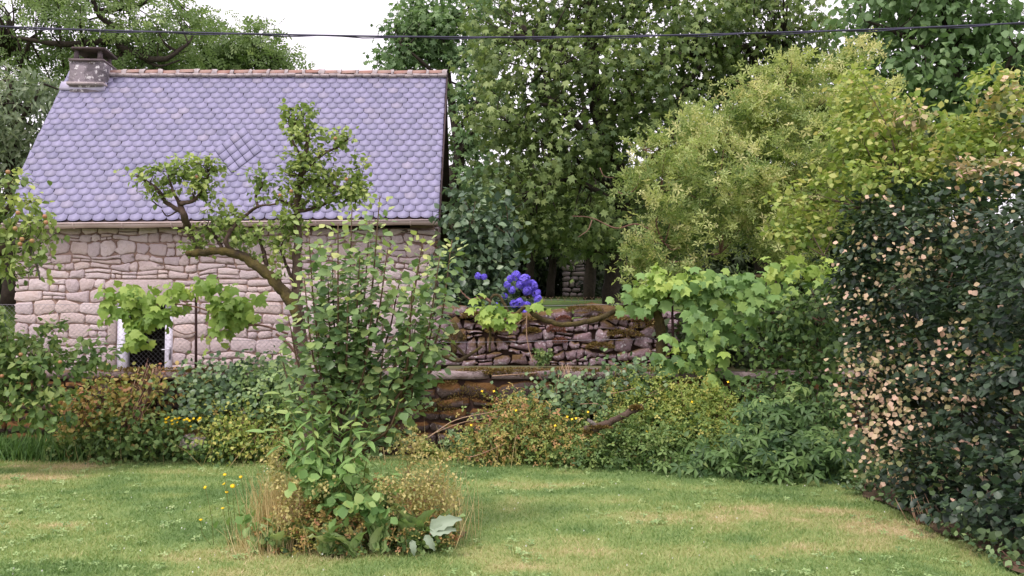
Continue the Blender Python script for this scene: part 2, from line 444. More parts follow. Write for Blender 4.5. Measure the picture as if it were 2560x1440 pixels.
def T_pinnate(pairs=3, w=0.10):
    V, F_ = [], []
    def leaflet(x0, y0, a, L):
        c, s = math.cos(a), math.sin(a); b = len(V)
        V.extend([(x0 + x * c + y * s, y0 - x * s + y * c, z) for x, y, z in [(0, 0, 0), (-w, .5 * L, .03), (w, .5 * L, .03), (0, L, -.08)]])
        F_.extend([(b, b + 3, b + 1), (b, b + 2, b + 3)])
    for i in range(pairs):
        for sgn in (-1, 1): leaflet(0, .12 + .24 * i, sgn * 1.1, .38)
    leaflet(0, .12 + .24 * pairs - .1, 0, .36)
    return np.array(V, float), F_
def T_dock(w=0.20):
    V, F_ = [], []
    ys = np.linspace(0, 1, 8)
    for i, y in enumerate(ys):
        ww = w * (0.18 if i == 0 else math.sin(math.pi * min(1, .12 + .86 * y) ** .8) ** .7) + 0.005
        wav = 0.035 * (1 if i % 2 else -1)
        z = .10 * math.sin(y * 2.2) - .28 * y ** 3
        V += [(-ww - wav * .6, y, z + .06 + wav), (-ww * .5, y, z + .03), (0, y, z), (ww * .5, y, z + .03), (ww + wav * .6, y, z + .06 - wav)]
    for i in range(7):
        for k in range(4):
            a = i * 5 + k; F_.append((a, a + 1, a + 6, a + 5))
    return np.array(V, float), F_
def T_blade(w=0.03, bend=0.35):
    return np.array([(-w, 0, 0), (w, 0, 0), (-w * .8, .5, -bend * .2), (w * .8, .5, -bend * .2), (0, 1, -bend)], float), [(0, 1, 3, 2), (2, 3, 4)]
TMPL = dict(ovate=T_ovate(), round=T_ovate(.42, .08, .06), small=T_small(), small_w=T_small(.40, .10), lance=T_lance(), lance_d=T_lance(.15, .55),
            vine=T_lobed(5, .30), maple=T_lobed(5, .45, .12, 2.1), ivy=T_lobed(3, .28, .06, 2.2), palm=T_palmate(), palm_t=T_palmate(5, .15, .4, 1.5),
            whorl=T_whorl(), pinnate=T_pinnate(), dock=T_dock(), blade=T_blade(), blade_c=T_blade(.02, .6), trefoil=T_palmate(3, .26, .1, 2.0))
TMPL['whorl4'] = T_whorl(4, .42); TMPL['straw'] = T_blade(.006, .25); TMPL['lance_w'] = T_lance(.17, .35)
LEAF_MESH = {}

def frames(tip, normal):
    y = nrm(tip); x = nrm(np.cross(y, normal)); z = np.cross(x, y)
    return np.stack([x, y, z], axis=-1)
def scatter(parent, tmpl, pos, R, sc, rnd, mat, singles=0, part='foliage', single_name='leaf'):
    """one 'stuff' mesh of leaves, and the leaves that show largest as objects of their own under it"""
    V, F_ = TMPL[tmpl]
    rnd = np.clip(rnd, 0.0, 0.999)
    n = len(pos)
    d = np.linalg.norm(pos - np.array([0, 0, CAM_Z]), axis=1)
    face = np.abs(np.einsum('nj,nj->n', R[:, :, 2], nrm(pos - np.array([0, 0, CAM_Z]))))
    score = d - 0.6 * face - 2.0 * sc + 0.35 * rng.random(n)
    order = np.argsort(score)
    one = order[:min(singles, n)]; rest = order[min(singles, n):]
    base = np.array(root_of(parent).location)
    holder = parent
    if len(rest):
        k = len(V)
        W = pos[rest][:, None] + sc[rest][:, None, None] * np.einsum('nij,kj->nki', R[rest], V)
        flat0 = np.array([i for f in F_ for i in f], np.int64); sizes0 = np.array([len(f) for f in F_])
        flat = (flat0[None] + (np.arange(len(rest)) * k)[:, None]).ravel()
        o = mesh_obj(part, W.reshape(-1, 3), (flat, np.tile(sizes0, len(rest))), mat, parent, rnd=np.repeat(rnd[rest], k), kind="stuff")
        holder = o if parent.parent is None else parent
    if len(one):
        key = (tmpl, mat.name)
        if key not in LEAF_MESH:
            me = write_mesh("leaf_" + tmpl, V, F_); me.materials.append(mat); LEAF_MESH[key] = me
        for i in one:
            o = bpy.data.objects.new(single_name, LEAF_MESH[key]); COL.objects.link(o); o.parent = holder
            m4 = np.eye(4); m4[:3, :3] = R[i] * sc[i]; m4[:3, 3] = pos[i] - base
            o.matrix_basis = Matrix(m4.tolist())
            o.color = (float(rnd[i]), 0, 0, 1)
    return holder

def blob(px, py, rx, ry, Y, depth=None):
    """a lump of foliage where the photo shows one, at distance Y, with real depth"""
    c = at(px, py, Y); k = Y / F
    return (c, np.array([rx * k, depth if depth else 0.8 * (rx + ry) * 0.5 * k, ry * k]))
def clumps(blobs, n, per, cr, shell=0.45, flat=0.7, front=0.0, rough=0.11):
    w = np.array([b[1][0] * b[1][2] + .5 * b[1][1] * (b[1][0] + b[1][2]) for b in blobs]); w = w / w.sum()
    nc = max(1, int(n / per))
    bi = rng.choice(len(blobs), nc, p=w)
    d = nrm(rng.normal(size=(nc, 3)))
    if front:
        flip = (d[:, 1] > 0) & (rng.random(nc) < front); d[flip, 1] *= -1
    r = (shell + (1 - shell) * rng.random(nc) ** 0.6) * (1 + rough * rng.normal(size=nc))
    C = np.array([b[0] for b in blobs])[bi]; RR = np.array([b[1] for b in blobs])[bi]
    cc = C + d * r[:, None] * RR
    out = nrm(d / RR)
    k = rng.poisson(per, nc).clip(1)
    ci = np.repeat(np.arange(nc), k)
    p = cc[ci] + rng.normal(size=(len(ci), 3)) * cr * np.array([1, 1, flat])
    return cc, out, r, ci, p
def foliage(parent, blobs, n, tmpl, size, mat, per=14, cr=0.12, shell=0.45, flat=0.7, front=0.0, outw=0.5, droop=0.4, up=0.6, jit=0.55,
            singles=0, part='foliage', zmin=None, tone=0.0, tvar=0.22, keep=None, face_cam=0.0):
    cc, out, r, ci, p = clumps(blobs, n, per, cr, shell, flat, front)
    N = len(p); o = out[ci]
    tip = o * outw + rng.normal(size=(N, 3)) * jit + np.array([0, 0, -droop])
    nor = o * 0.35 + rng.normal(size=(N, 3)) * jit * 0.7 + np.array([0, -face_cam, up])
    sc = rng.uniform(size[0], size[1], N)
    ct = rng.normal(size=len(cc)) * tvar
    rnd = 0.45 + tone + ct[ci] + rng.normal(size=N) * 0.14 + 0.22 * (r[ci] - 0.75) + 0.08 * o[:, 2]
    ok = np.ones(N, bool)
    if zmin is not None: ok &= p[:, 2] > zmin
    if keep is not None: ok &= keep(p)
    R = frames(tip, nor)
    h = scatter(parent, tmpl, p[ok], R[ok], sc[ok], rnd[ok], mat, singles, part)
    return cc, h
def gaps(f, thr, seed):
    return lambda p: fbm(p[:, 0] * f + seed, p[:, 2] * f * 1.2 + p[:, 1] * f * .6, seed, 3) > thr
def twigs(parent, skel, targets, mat, r0=0.012, name='twigs', n=60, sag=0.06):
    """thin branches from the nearest limb point to the foliage clumps"""
    mb = MB(); S = np.asarray(skel)
    idx = rng.permutation(len(targets))[:n]
    for i in idx:
        t = targets[i]; d = np.linalg.norm(S - t, axis=1) + 0.5 * np.maximum(0, S[:, 2] - t[2])
        a = S[np.argmin(d)]; L = np.linalg.norm(t - a)
        if L < 0.02: continue
        mid = (a + t) / 2 + rng.normal(size=3) * 0.10 * L + np.array([0, 0, -sag * L])
        mb.tube(spline([a, mid, t], 4), [r0 * min(2.0, 0.6 + L), r0 * 0.35], 4, 0.1)
    if mb.n: 
        o = mb.build(name, mat, parent, True); o["kind"] = "stuff"
def limb(parent, path, rad, mat, name='limb', n=8, jit=0.12, sub=5):
    P = spline(path, sub); P[1:-1] += rng.normal(size=(len(P) - 2, 3)) * np.mean(rad) * 0.12
    V, F_ = tube(P, rad, n, jit); mesh_obj(name, V, F_, mat, parent, True)
    return P
def pxs(Y, *pts):
    return [at(p[0], p[1], p[2] if len(p) > 2 else Y) for p in pts]

# ==================================================================== SETTING
# ---- lawn: one sheet to the horizon, finer near the camera
def lawn_tone(x, y):
    a = fbm(x * 0.55 + 3, y * 0.9 + 7, 1.0); b = fbm(x * 1.9, y * 2.6, 5.0); c = fbm(x * 7, y * 7, 9.0, 2)
    dry = np.clip((fbm(x * 0.8 + 11, y * 1.5 + 2, 21.0) - 0.56) * 4.5, 0, 1)
    return np.clip(0.14 + 1.0 * (a - 0.33) + 0.8 * (b - 0.5) + 0.4 * (c - .5) + 0.5 * dry, 0, 1)
xs = np.concatenate([[-600, -200, -60, -25], np.arange(-12, 12.01, 0.2), [25, 60, 200, 600]])
ys = np.concatenate([[-300, -60, -10, 0, 3], np.arange(4.4, 11.61, 0.2), [14, 20, 40, 150, 900]])
GX, GY = np.meshgrid(xs, ys)
GZ = np.where((np.abs(GX) < 12) & (GY < 11.6) & (GY > 4.4), 0.03 * (fbm(GX * 0.5, GY * 0.5, 3.0) - 0.5), -0.02)
nx = len(xs)
lf = [(j * nx + i, j * nx + i + 1, (j + 1) * nx + i + 1, (j + 1) * nx + i) for j in range(len(ys) - 1) for i in range(nx - 1)]
structure(mesh_obj('lawn', np.stack([GX, GY, GZ], -1).reshape(-1, 3), lf, M['lawn'], None, True, lawn_tone(GX, GY).ravel()))

# ---- terrace earth behind the low wall and the raised field behind
TERR_Z = 0.30
mesh = mesh_obj('terrace_ground', [(-30, 11.45, TERR_Z), (-0.9, 11.45, TERR_Z), (-0.9, 24, TERR_Z), (-30, 24, TERR_Z)], [(0, 1, 2, 3)], M['terrace_soil'])
structure(mesh)
mesh = mesh_obj('terrace_bank', [(-0.9, 11.45, 1.04), (14, 11.45, 1.04), (14, 12.9, 1.06), (-0.9, 12.9, 1.06), (-0.9, 11.45, 0.2), (-0.9, 12.9, 0.2)], [(0, 1, 2, 3), (0, 3, 5, 4)], M['terrace_soil'])
structure(mesh)
structure(mesh_obj('rear_bank', [(-30, 20.6, .2), (-.8, 20.6, .2), (-.8, 20.6, 2.12), (-30, 20.6, 2.12), (-.8, 12.86, .2), (-.8, 12.86, 1.8), (0.1, 12.86, 1.72), (0.1, 20.6, 2.05)], [(0, 1, 2, 3), (1, 4, 5, 2), (5, 6, 7, 2)], M['field']))
fx = np.concatenate([[-300, -120, -50], np.arange(-30, 40, 1.0), [60, 120, 300]])
fy = np.concatenate([[12.83, 12.85], np.arange(13.6, 45, 1.0), [60, 100, 300, 900]])
FX, FY = np.meshgrid(fx, fy)
def field_z(y): return 1.70 + 0.043 * (y - 12.85) * (y < 60) + 2.03 * (y >= 60)
FZ = np.where(FY < 12.84, 0.9, field_z(FY)) + 0.12 * (fbm(FX * 0.3, FY * 0.3, 4.0) - 0.5) * (FY > 14)
nfx = len(fx); ff = []
for j in range(len(fy) - 1):
    for i in range(nfx - 1):
        if fx[i] < -0.8 and fy[j] < 20.5: continue
        ff.append((j * nfx + i, j * nfx + i + 1, (j + 1) * nfx + i + 1, (j + 1) * nfx + i))
structure(mesh_obj('field', np.stack([FX, FY, FZ], -1).reshape(-1, 3), ff, M['field'], None, True))

# ==================================================================== rubble masonry
def stone_mesh(poly, depth, bulge, frame):
    """one stone: rounded outline, sides running back into the wall, a slightly domed face"""
    O, U, W, N = frame
    P = np.asarray(poly, float); n = len(P); c = P.mean(0)
    inner = c + (P - c) * 0.86
    b = bulge * rng.uniform(0.6, 1.3)
    tiltx, tilty = rng.uniform(-1, 1, 2) * min(.05, bulge * 2)
    def pt(q, z): return O + U * q[0] + W * q[1] + N * (z + tiltx * (q[0] - c[0]) + tilty * (q[1] - c[1]))
    V = [pt(q, -depth) for q in P] + [pt(q, -0.35 * b) for q in P] + [pt(q, b * rng.uniform(.75, 1.15)) for q in inner] + [pt(c, b * 1.05)]
    F_ = []
    for k in range(n):
        k2 = (k + 1) % n
        F_ += [(k, k2, n + k2, n + k), (n + k, n + k2, 2 * n + k2, 2 * n + k), (2 * n + k, 2 * n + k2, 3 * n)]
    return np.array(V), F_
def round_poly(x0, x1, lo, hi, joint, rough):
    """stone outline between two vertical joints and two wavy bed lines (lo, hi are functions of x)"""
    j = joint * 0.5
    x0 += j; x1 -= j
    w = x1 - x0
    q = []
    s0, s1 = rng.uniform(-.06, .06, 2) * min(w, .3)
    h0, h1 = hi(x0) - lo(x0), hi(x1) - lo(x1)
    cut = min(w, h0) * rng.uniform(.10, .30, 4)
    q += [(x0 + cut[0], lo(x0) + j), (x0 + w * .5, lo(x0 + w * .5) + j), (x1 - cut[1], lo(x1) + j)]
    q += [(x1, lo(x1) + j + cut[1] * .8), (x1 + s1 * .5, lo(x1) + h1 * .55), (x1 + s1, hi(x1) - j - cut[2] * .8)]
    q += [(x1 - cut[2], hi(x1) - j), (x0 + w * .5, hi(x0 + w * .5) - j), (x0 + cut[3], hi(x0) - j)]
    q += [(x0, hi(x0) - j - cut[3] * .8), (x0 + s0 * .5, lo(x0) + h0 * .5), (x0 + s0 * .3, lo(x0) + j + cut[0] * .8)]
    q = np.array(q) + rng.normal(size=(12, 2)) * rough * min(w, max(h0, .05))
    return q
def rubble(parent, frame, w, h, ch, sw, joint, depth, bulge, mat, keep=None, rough=0.03, wav=0.02, split=0.2, holes=(), name='stone', seed=0.0, start=0.0):
    y = start; row = 0; count = 0
    c0 = rng.uniform(*ch)
    prev = lambda x: start
    while y < h - 0.03:
        c = rng.uniform(*ch); c = min(c, h - y)
        if h - y - c < ch[0] * 0.6: c = h - y
        yy = y + c; sd = seed + row * 7.7
        hi = (lambda x, yy=yy, sd=sd: min(h, yy + wav * 2 * (float(vnoise(np.array(x * 1.4), np.array(sd), 2.0)) - 0.5) + wav * .8 * math.sin(x * 6 + sd)))
        lo = prev
        # free spans of this course (holes such as the door are left open)
        spans = [(0.0, w)]
        for (a, b, z0, z1) in holes:
            if yy > z0 + .02 and y < z1 - .02:
                spans = [s for sp in spans for s in ((sp[0], min(sp[1], a)), (max(sp[0], b), sp[1])) if s[1] - s[0] > .04]
        for (a, b) in spans:
            x = a
            while x < b - 0.01:
                sx = rng.uniform(*sw) * (1.0 + 0.5 * (rng.random() < .12))
                if b - x - sx < sw[0] * .7: sx = b - x
                x1 = min(b, x + sx); xm, ym = (x + x1) / 2, (lo((x + x1) / 2) + hi((x + x1) / 2)) / 2
                if keep is None or keep(xm, ym):
                    parts = [(x, x1, lo, hi)]
                    if rng.random() < split and c > ch[0] * 1.15:
                        t = rng.uniform(.38, .62)
                        mid = (lambda X, lo=lo, hi=hi, t=t: lo(X) + (hi(X) - lo(X)) * t)
                        parts = [(x, x1, lo, mid), (x, x1, mid, hi)]
                        if rng.random() < .4:
                            xs_ = x + (x1 - x) * rng.uniform(.4, .6); parts = [(x, xs_, lo, mid), (xs_, x1, lo, mid), (x, x1, mid, hi)]
                    for (p0, p1, l, hh) in parts:
                        if hh((p0 + p1) / 2) - l((p0 + p1) / 2) < .035: continue
                        V, F_ = stone_mesh(round_poly(p0, p1, l, hh, joint, rough), depth, bulge, frame)
                        mesh_obj(name, V, F_, mat, parent, False); count += 1
                x = x1
        prev = hi; y = yy; row += 1
    return count

# ==================================================================== STONE HOUSE
HL = at(35, 800, 15.20); HR = at(1088, 800, 15.70)
HO = np.array([HL[0], HL[1], TERR_Z])
HU = nrm(np.array([HR[0] - HL[0], HR[1] - HL[1], 0.0])); HW = float(np.linalg.norm((HR - HL)[:2]))
HN = np.array([HU[1], -HU[0], 0.0]); HD = -HN; UP = np.array([0, 0, 1.0])
E_L, E_R = at(-8, 556, 14.97), at(1097, 546, 15.47)
R_L, R_R = at(170, 184, 17.5), at(1116, 186, 17.95)
HDEP = 4.7
house = thing('stone_house', 'small granite stone house with scalloped blue slate roof and chimney', 'house', HO)
def hp(u, v, z): return HO + HU * u + HD * v + UP * z
def eave_z(u): return float(np.interp(u, [0, HW], [E_L[2], E_R[2]])) - TERR_Z
WT = 0.45
# door position along the wall
def wall_u(px, py=850):
    # intersection of the pixel ray with the front wall plane
    d = at(px, py, 1.0) - np.array([0, 0, CAM_Z]); c = np.array([0, 0, CAM_Z])
    t = np.dot(HO - c, HN) / np.dot(d, HN); P = c + d * t
    return float(np.dot(P - HO, HU)), float(P[2] - TERR_Z)
D0, _ = wall_u(291); D1, _ = wall_u(431)
_, DT = wall_u(360, 756)
_, LT = wall_u(360, 697)
# --- wall: mortar core in butted blocks round the door opening, back and gables
mb = MB()
def slab(u0, u1, v0, v1, z0, z1, r=0.5): 
    mb.box(hp((u0 + u1) / 2, (v0 + v1) / 2, (z0 + z1) / 2), ((u1 - u0) / 2, (v1 - v0) / 2, (z1 - z0) / 2), (HU, HD, UP), r)
EZ = min(eave_z(0), eave_z(HW)) - 0.02
INS = 0.020
slab(INS, D0, INS, WT, 0, EZ); slab(D1, HW - INS, INS, WT, 0, EZ); slab(D0, D1, INS, WT, DT, EZ)
slab(INS, HW - INS, HDEP - WT, HDEP - INS, 0, EZ)
slab(INS, WT, WT, HDEP - WT, 0, EZ); slab(HW - WT, HW - INS, WT, HDEP - WT, 0, EZ)
RZ = float((R_L[2] + R_R[2]) / 2) - TERR_Z
vr = float(np.dot(R_R - HO, HD))
for (ua, ub) in ((INS, WT), (HW - WT, HW - INS)):
    V = [hp(u, v, z) for u in (ua, ub) for (v, z) in ((INS, EZ + .002), (HDEP - INS, EZ + .002), (vr, RZ - .12))]
    mb.add(V, [(0, 2, 1), (3, 4, 5), (0, 1, 4, 3), (1, 2, 5, 4), (2, 0, 3, 5)])
wall = mb.build('wall', M['mortar'], house)
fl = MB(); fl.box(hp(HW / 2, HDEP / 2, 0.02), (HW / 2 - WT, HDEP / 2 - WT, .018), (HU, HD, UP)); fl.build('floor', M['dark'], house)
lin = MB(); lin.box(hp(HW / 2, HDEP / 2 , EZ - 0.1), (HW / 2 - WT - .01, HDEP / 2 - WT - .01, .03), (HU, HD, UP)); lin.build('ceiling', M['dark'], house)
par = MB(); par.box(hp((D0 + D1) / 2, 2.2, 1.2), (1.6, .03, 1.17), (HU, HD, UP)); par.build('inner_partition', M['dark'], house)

# --- front stones
front = (hp(0, 0, 0), HU, UP, HN)
J0, _ = wall_u(254); J1, _ = wall_u(470)
L0, LZ0 = wall_u(262, 752); L1, _ = wall_u(436, 752)
LZ1 = LT
holes = [(D0 - .16, D1 + .0, 0.0, DT), (L0, L1, DT, LZ1)]
zvis = 0.42
rubble(wall, front, HW, LZ1, (.15, .27), (.20, .50), .014, .10, .008, M['stone'], holes=holes, wav=.022, split=.2, rough=.04, seed=3.0, start=zvis)
rubble(wall, front, HW, EZ - .01, (.11, .23), (.14, .38), .016, .10, .009, M['stone'], wav=.035, split=.2, rough=.055, seed=6.0, start=LZ1)
low = MB(); low.box(hp(D0 / 2 - .09, .01, zvis / 2), (D0 / 2 - .09, .05, zvis / 2 - .012), (HU, HD, UP)); low.build('plinth', M['stone'], wall)
low = MB(); low.box(hp((D1 + HW) / 2 + .01, .01, zvis / 2), ((HW - D1) / 2 - .01, .05, zvis / 2 - .012), (HU, HD, UP)); low.build('plinth', M['stone'], wall)
def one_stone(u0, u1, z0, z1, name, joint=.02, b=.02, n=10, mat='stone'):
    V, F_ = stone_mesh(round_poly(u0, u1, lambda x: z0, lambda x: z1, joint, .012), .12, b, front); return mesh_obj(name, V, F_, M[mat], wall)
one_stone(L0, L1, DT + .005, LZ1, 'lintel', mat='lintel')
for a, b in ((0.0, .55), (.55, .98), (.98, DT)): one_stone(D0 - .16, D0 - .005, a, b, 'jamb_stone', .015, mat='lintel')
# --- gable seen edge on
gab = (hp(HW, 0, 0), HD, UP, HU)
def gkeep(x, y):
    top = EZ + (RZ - EZ) * (x / vr if x < vr else (HDEP - x) / (HDEP - vr)) - .22
    return y < top
rubble(wall, gab, HDEP, RZ - .1, (.14, .24), (.16, .4), .03, .1, .035, M['rubble'], keep=gkeep, wav=.03, rough=.05, seed=9.0, start=1.2)

# --- roof: slates laid on the sloping plane between eave and ridge
def roof_pt(u, v, lift=0.0):
    P = (E_L * (1 - u) + E_R * u) * (1 - v) + (R_L * (1 - u) + R_R * u) * v
    return P + ROOF_N * lift
ROOF_U = nrm(E_R - E_L); ROOF_V = nrm((R_L + R_R) / 2 - (E_L + E_R) / 2); ROOF_N = np.cross(ROOF_U, ROOF_V)
ROOF_V = np.cross(ROOF_N, ROOF_U)
mb = MB()
B_L = R_L + (R_L - E_L) * np.array([1, 1, -1]); B_R = R_R + (R_R - E_R) * np.array([1, 1, -1])
dn = np.array([0, 0, -.09])
V = [E_L, E_R, R_R, R_L, B_R, B_L]; V = [p - np.array([0, 0, .03]) for p in V]; V2 = [p + dn for p in V]
mb.add(V + V2, [(0, 1, 2, 3), (3, 2, 4, 5), (6, 9, 8, 7), (9, 11, 10, 8), (0, 6, 7, 1), (5, 4, 10, 11), (0, 3, 9, 6), (3, 5, 11, 9), (1, 7, 8, 2), (2, 8, 10, 4)])
roof = mb.build('roof', M['wood_dark'], house)
NR, NCOL = 26, 36
WU = float(np.linalg.norm(E_R - E_L)); LV = float(np.linalg.norm((R_L + R_R) / 2 - (E_L + E_R) / 2))
sw_, ex = WU / NCOL, LV / NR
def slate_tmpl():
    ol = [(-.5, 1.55), (-.5, .42)]
    for k in range(1, 8):
        a = math.pi + math.pi * k / 8
        ol.append((.5 * math.cos(a), .42 + .42 * math.sin(a)))
    ol += [(.5, .42), (.5, 1.55)]
    ol = [(x * (sw_ - .004), y * ex) for x, y in ol]
    n = len(ol); t = .0045
    V = [(x, y, t) for x, y in ol] + [(x, y, 0) for x, y in ol]
    F_ = [tuple(range(n))] + [(k, n + k, n + (k + 1) % n, (k + 1) % n) for k in range(n)]
    return np.array(V, float), F_
SV, SF = slate_tmpl()
me_slate = write_mesh('slate', SV, SF); me_slate.materials.append(M['slate']); me_slate.materials.append(M['slate_edge'])
me_slate.polygons.foreach_set("material_index", np.array([0] + [1] * (len(SF) - 1), np.int32))
tilt = math.atan(.0050 / ex)
slates = []
for r in range(NR):
    off = 0.5 if r % 2 else 0.0
    for c in range(NCOL + (1 if off == 0 else 0)):
        u = (c + off) / NCOL
        v = (r + .03) / NR
        if v > 0.985: continue
        wcl = 0.0
        a = tilt + abs(rng.normal()) * .002; b = rng.normal() * .002; g = rng.normal() * .016
        P = roof_pt(u, v, .006 + rng.uniform(0, .0012)) + ROOF_U * rng.normal() * .003
        yv = ROOF_V * math.cos(a) - ROOF_N * math.sin(a); yv = nrm(yv + ROOF_U * g)
        xv = nrm(ROOF_U - yv * np.dot(ROOF_U, yv) + ROOF_N * b); zv = np.cross(xv, yv)
        half = -1 if (c == 0 and off == 0) else (1 if (c == NCOL and off == 0) else 0)
        slates.append((P, np.stack([xv, yv, zv], -1), half, r))
hl = np.array(house.location)
joinV, joinF, joinR, joinM, nn, single = [], [], [], [], 0, 0
for (P, R3, half, r) in slates:
    tone = float(np.clip(rng.normal(.5, .22), 0, .99))
    if half == 0 and single < 300 and not (r >= 8):
        o = bpy.data.objects.new('slate', me_slate); COL.objects.link(o); o.parent = roof
        m4 = np.eye(4); m4[:3, :3] = R3; m4[:3, 3] = P - hl; o.matrix_basis = Matrix(m4.tolist()); o.color = (tone, 0, 0, 1); single += 1
        continue
    T = SV.copy()
    if half: T[:, 0] = np.maximum(T[:, 0], 0) if half < 0 else np.minimum(T[:, 0], 0)
    joinV.append(P + T @ R3.T); joinF += [tuple(i + nn for i in f) for f in SF]; joinM += [0] + [1] * (len(SF) - 1)
    joinR.append(np.full(len(T), tone)); nn += len(T)
o = mesh_obj('slate_field', np.concatenate(joinV), joinF, None, roof, False, np.concatenate(joinR), [M['slate'], M['slate_edge']], kind="stuff")
o.data.polygons.foreach_set("material_index", np.array(joinM, np.int32))
# far slope, a single clad sheet never seen from the garden
mb = MB(); nB = nrm(np.cross(B_R - R_R, R_L - R_R)); nB = nB if nB[2] > 0 else -nB
mb.add([p + nB * .01 for p in (R_L, R_R, B_R, B_L)], [(0, 1, 2, 3)]); mb.build('rear_slope', M['slate'], roof)
# the diamond of square slates
def roof_uv(px, py):
    c = np.array([0, 0, CAM_Z]); d = at(px, py, 1.0) - c
    t = np.dot(E_L - c, ROOF_N) / np.dot(d, ROOF_N); return c + d * t
Tq, Lq, Bq, Rq = [roof_uv(*p) for p in ((611, 318), (536, 375), (580, 435), (654, 378))]
for i in range(4):
    for j in range(4):
        def q(a, b):
            a /= 4; b /= 4
            return Tq * (1 - a) * (1 - b) + Lq * a * (1 - b) + Rq * (1 - a) * b + Bq * a * b
        e = .035
        c4 = [q(i + e, j + e), q(i + 1 - e, j + e), q(i + 1 - e, j + 1 - e), q(i + e, j + 1 - e)]
        lift = .0085 + rng.uniform(0, .0015)
        V = [p + ROOF_N * (lift + .008) for p in c4] + [p + ROOF_N * .006 for p in c4]
        tn = float(np.clip(rng.normal(.5, .2), 0, .99))
        o = mesh_obj('square_slate', V, [(0, 1, 2, 3), (0, 4, 5, 1), (1, 5, 6, 2), (2, 6, 7, 3), (3, 7, 4, 0)], None, roof, False, np.full(8, tn), [M['slate'], M['slate_edge']])
        o.data.polygons.foreach_set("material_index", np.array([0, 1, 1, 1, 1], np.int32))
mb = MB(); c4 = [q_ for q_ in (Tq, Lq, Bq, Rq)]; ce = sum(c4) / 4
c4 = [ce + (p - ce) * 1.0 for p in c4]
mb.add([p + ROOF_N * .0140 for p in c4] + [p + ROOF_N * .005 for p in c4], [(0, 1, 2, 3), (0, 4, 5, 1), (1, 5, 6, 2), (2, 6, 7, 3), (3, 7, 4, 0)]); mb.build('diamond_bed', M['slate_edge'], roof)
# --- ridge tiles bedded in mortar
NT = 19
u_start = 0.105
for k in range(NT):
    a = u_start + (1 - u_start) * k / NT; b = u_start + (1 - u_start) * (k + 1) / NT - .004
    A, Bp = R_L * (1 - a) + R_R * a, R_L * (1 - b) + R_R * b
    wob = rng.normal() * .008
    V, F_ = [], []
    for e_, P in ((0, A), (1, Bp)):
        for s in range(9):
            an = math.pi * (s / 8) 
            V.append(P + HD * math.cos(an) * .10 + UP * (math.sin(an) * .085 - .012 + wob + .008 * e_))
    n9 = 9
    F_ = [(s, s + 1, n9 + s + 1, n9 + s) for s in range(8)] + [tuple(range(9))[::-1], tuple(range(9, 18))]
    mesh_obj('ridge_tile', V, F_, M['ridge'], roof, True)
    V, F_ = [], []
    L = rng.uniform(.05, .12); Pm = Bp - nrm(Bp - A) * L * .5
    ring = [(math.cos(t), math.sin(t)) for t in np.linspace(-.2, math.pi + .2, 9)]
    for x in (0, L * .5, L):
        for (c_, s_) in ring:
            rr = .108 + rng.uniform(-.006, .018); V.append(Pm + HU * (x + rng.normal() * .01) + HD * c_ * rr + UP * (s_ * rr * .9 - .014 + wob))
    F_ = [(i * 9 + s, i * 9 + s + 1, i * 9 + 10 + s, i * 9 + 9 + s) for i in range(2) for s in range(8)]
    mesh_obj('ridge_mortar', V, F_, M['ridge_mortar'], roof, True)
mb = MB()
for sgn in (-1, 1):
    P0, P1 = R_L * (1 - u_start) + R_R * u_start, R_R
    n_ = 40
    for i in range(n_):
        p = P0 + (P1 - P0) * (i + .5) / n_
        mb.box(p + HD * sgn * (.085 + rng.uniform(0, .02)) + UP * (-.055 + rng.normal() * .006), (np.linalg.norm(P1 - P0) / n_ / 2 * 1.02, .028, .030), (HU, nrm(HD * sgn + UP * -1.2), nrm(UP * 1 + HD * sgn * 1.2)))
mb.build('ridge_bedding', M['ridge_mortar'], roof)
# --- verge boards / flashing on the right rake
mb = MB(); 
mid = (E_R + R_R) / 2; ax = nrm(R_R - E_R); L = np.linalg.norm(R_R - E_R)
mb.box(mid + ROOF_U * .018 + ROOF_N * -.05, (L / 2, .012, .075), (ax, ROOF_U, ROOF_N)); mb.build('verge_board', M['wood_dark'], roof)
# --- gutter with brackets
gut = MB(); gl = MB()
GA = E_L + HN * .06 + UP * -.045; GB = E_R + HN * .06 + UP * -.045 + HU * .0
ns = 40; V, F_ = [], []
for i in range(ns + 1):
    P = GA + (GB - GA) * i / ns + UP * .006 * math.sin(i * .9)
    for s in range(9):
        an = math.pi + math.pi * s / 8
        V.append(P + HD * math.cos(an) * .062 + UP * (math.sin(an) * .075))
    for s in range(9):
        an = 2 * math.pi - math.pi * s / 8
        V.append(P + HD * math.cos(an) * .056 + UP * (math.sin(an) * .069))
for i in range(ns):
    for s in range(18):
        a = i * 18 + s; b = i * 18 + (s + 1) % 18; F_.append((a, b, b + 18, a + 18))
gutter = mesh_obj('gutter', V, F_, M['zinc'], house, True)
rimV, rimF = tube([GA - HD * .066 + UP * .004, (GA + GB) / 2 - HD * .066 + UP * .004, GB - HD * .066 + UP * .004], [.014], 8)
mesh_obj('gutter_rim', rimV, rimF, M['zinc'], gutter, True)
for k in range(9):
    P = GA + (GB - GA) * (k + .6) / 9.2
    br = [P + HD * math.cos(an) * .068 + UP * math.sin(an) * .081 for an in np.linspace(math.pi * .98, 2 * math.pi * 1.0, 8)]
    bV, bF = tube(br, [.010], 5); mesh_obj('gutter_bracket', bV, bF, M['zinc'], gutter)
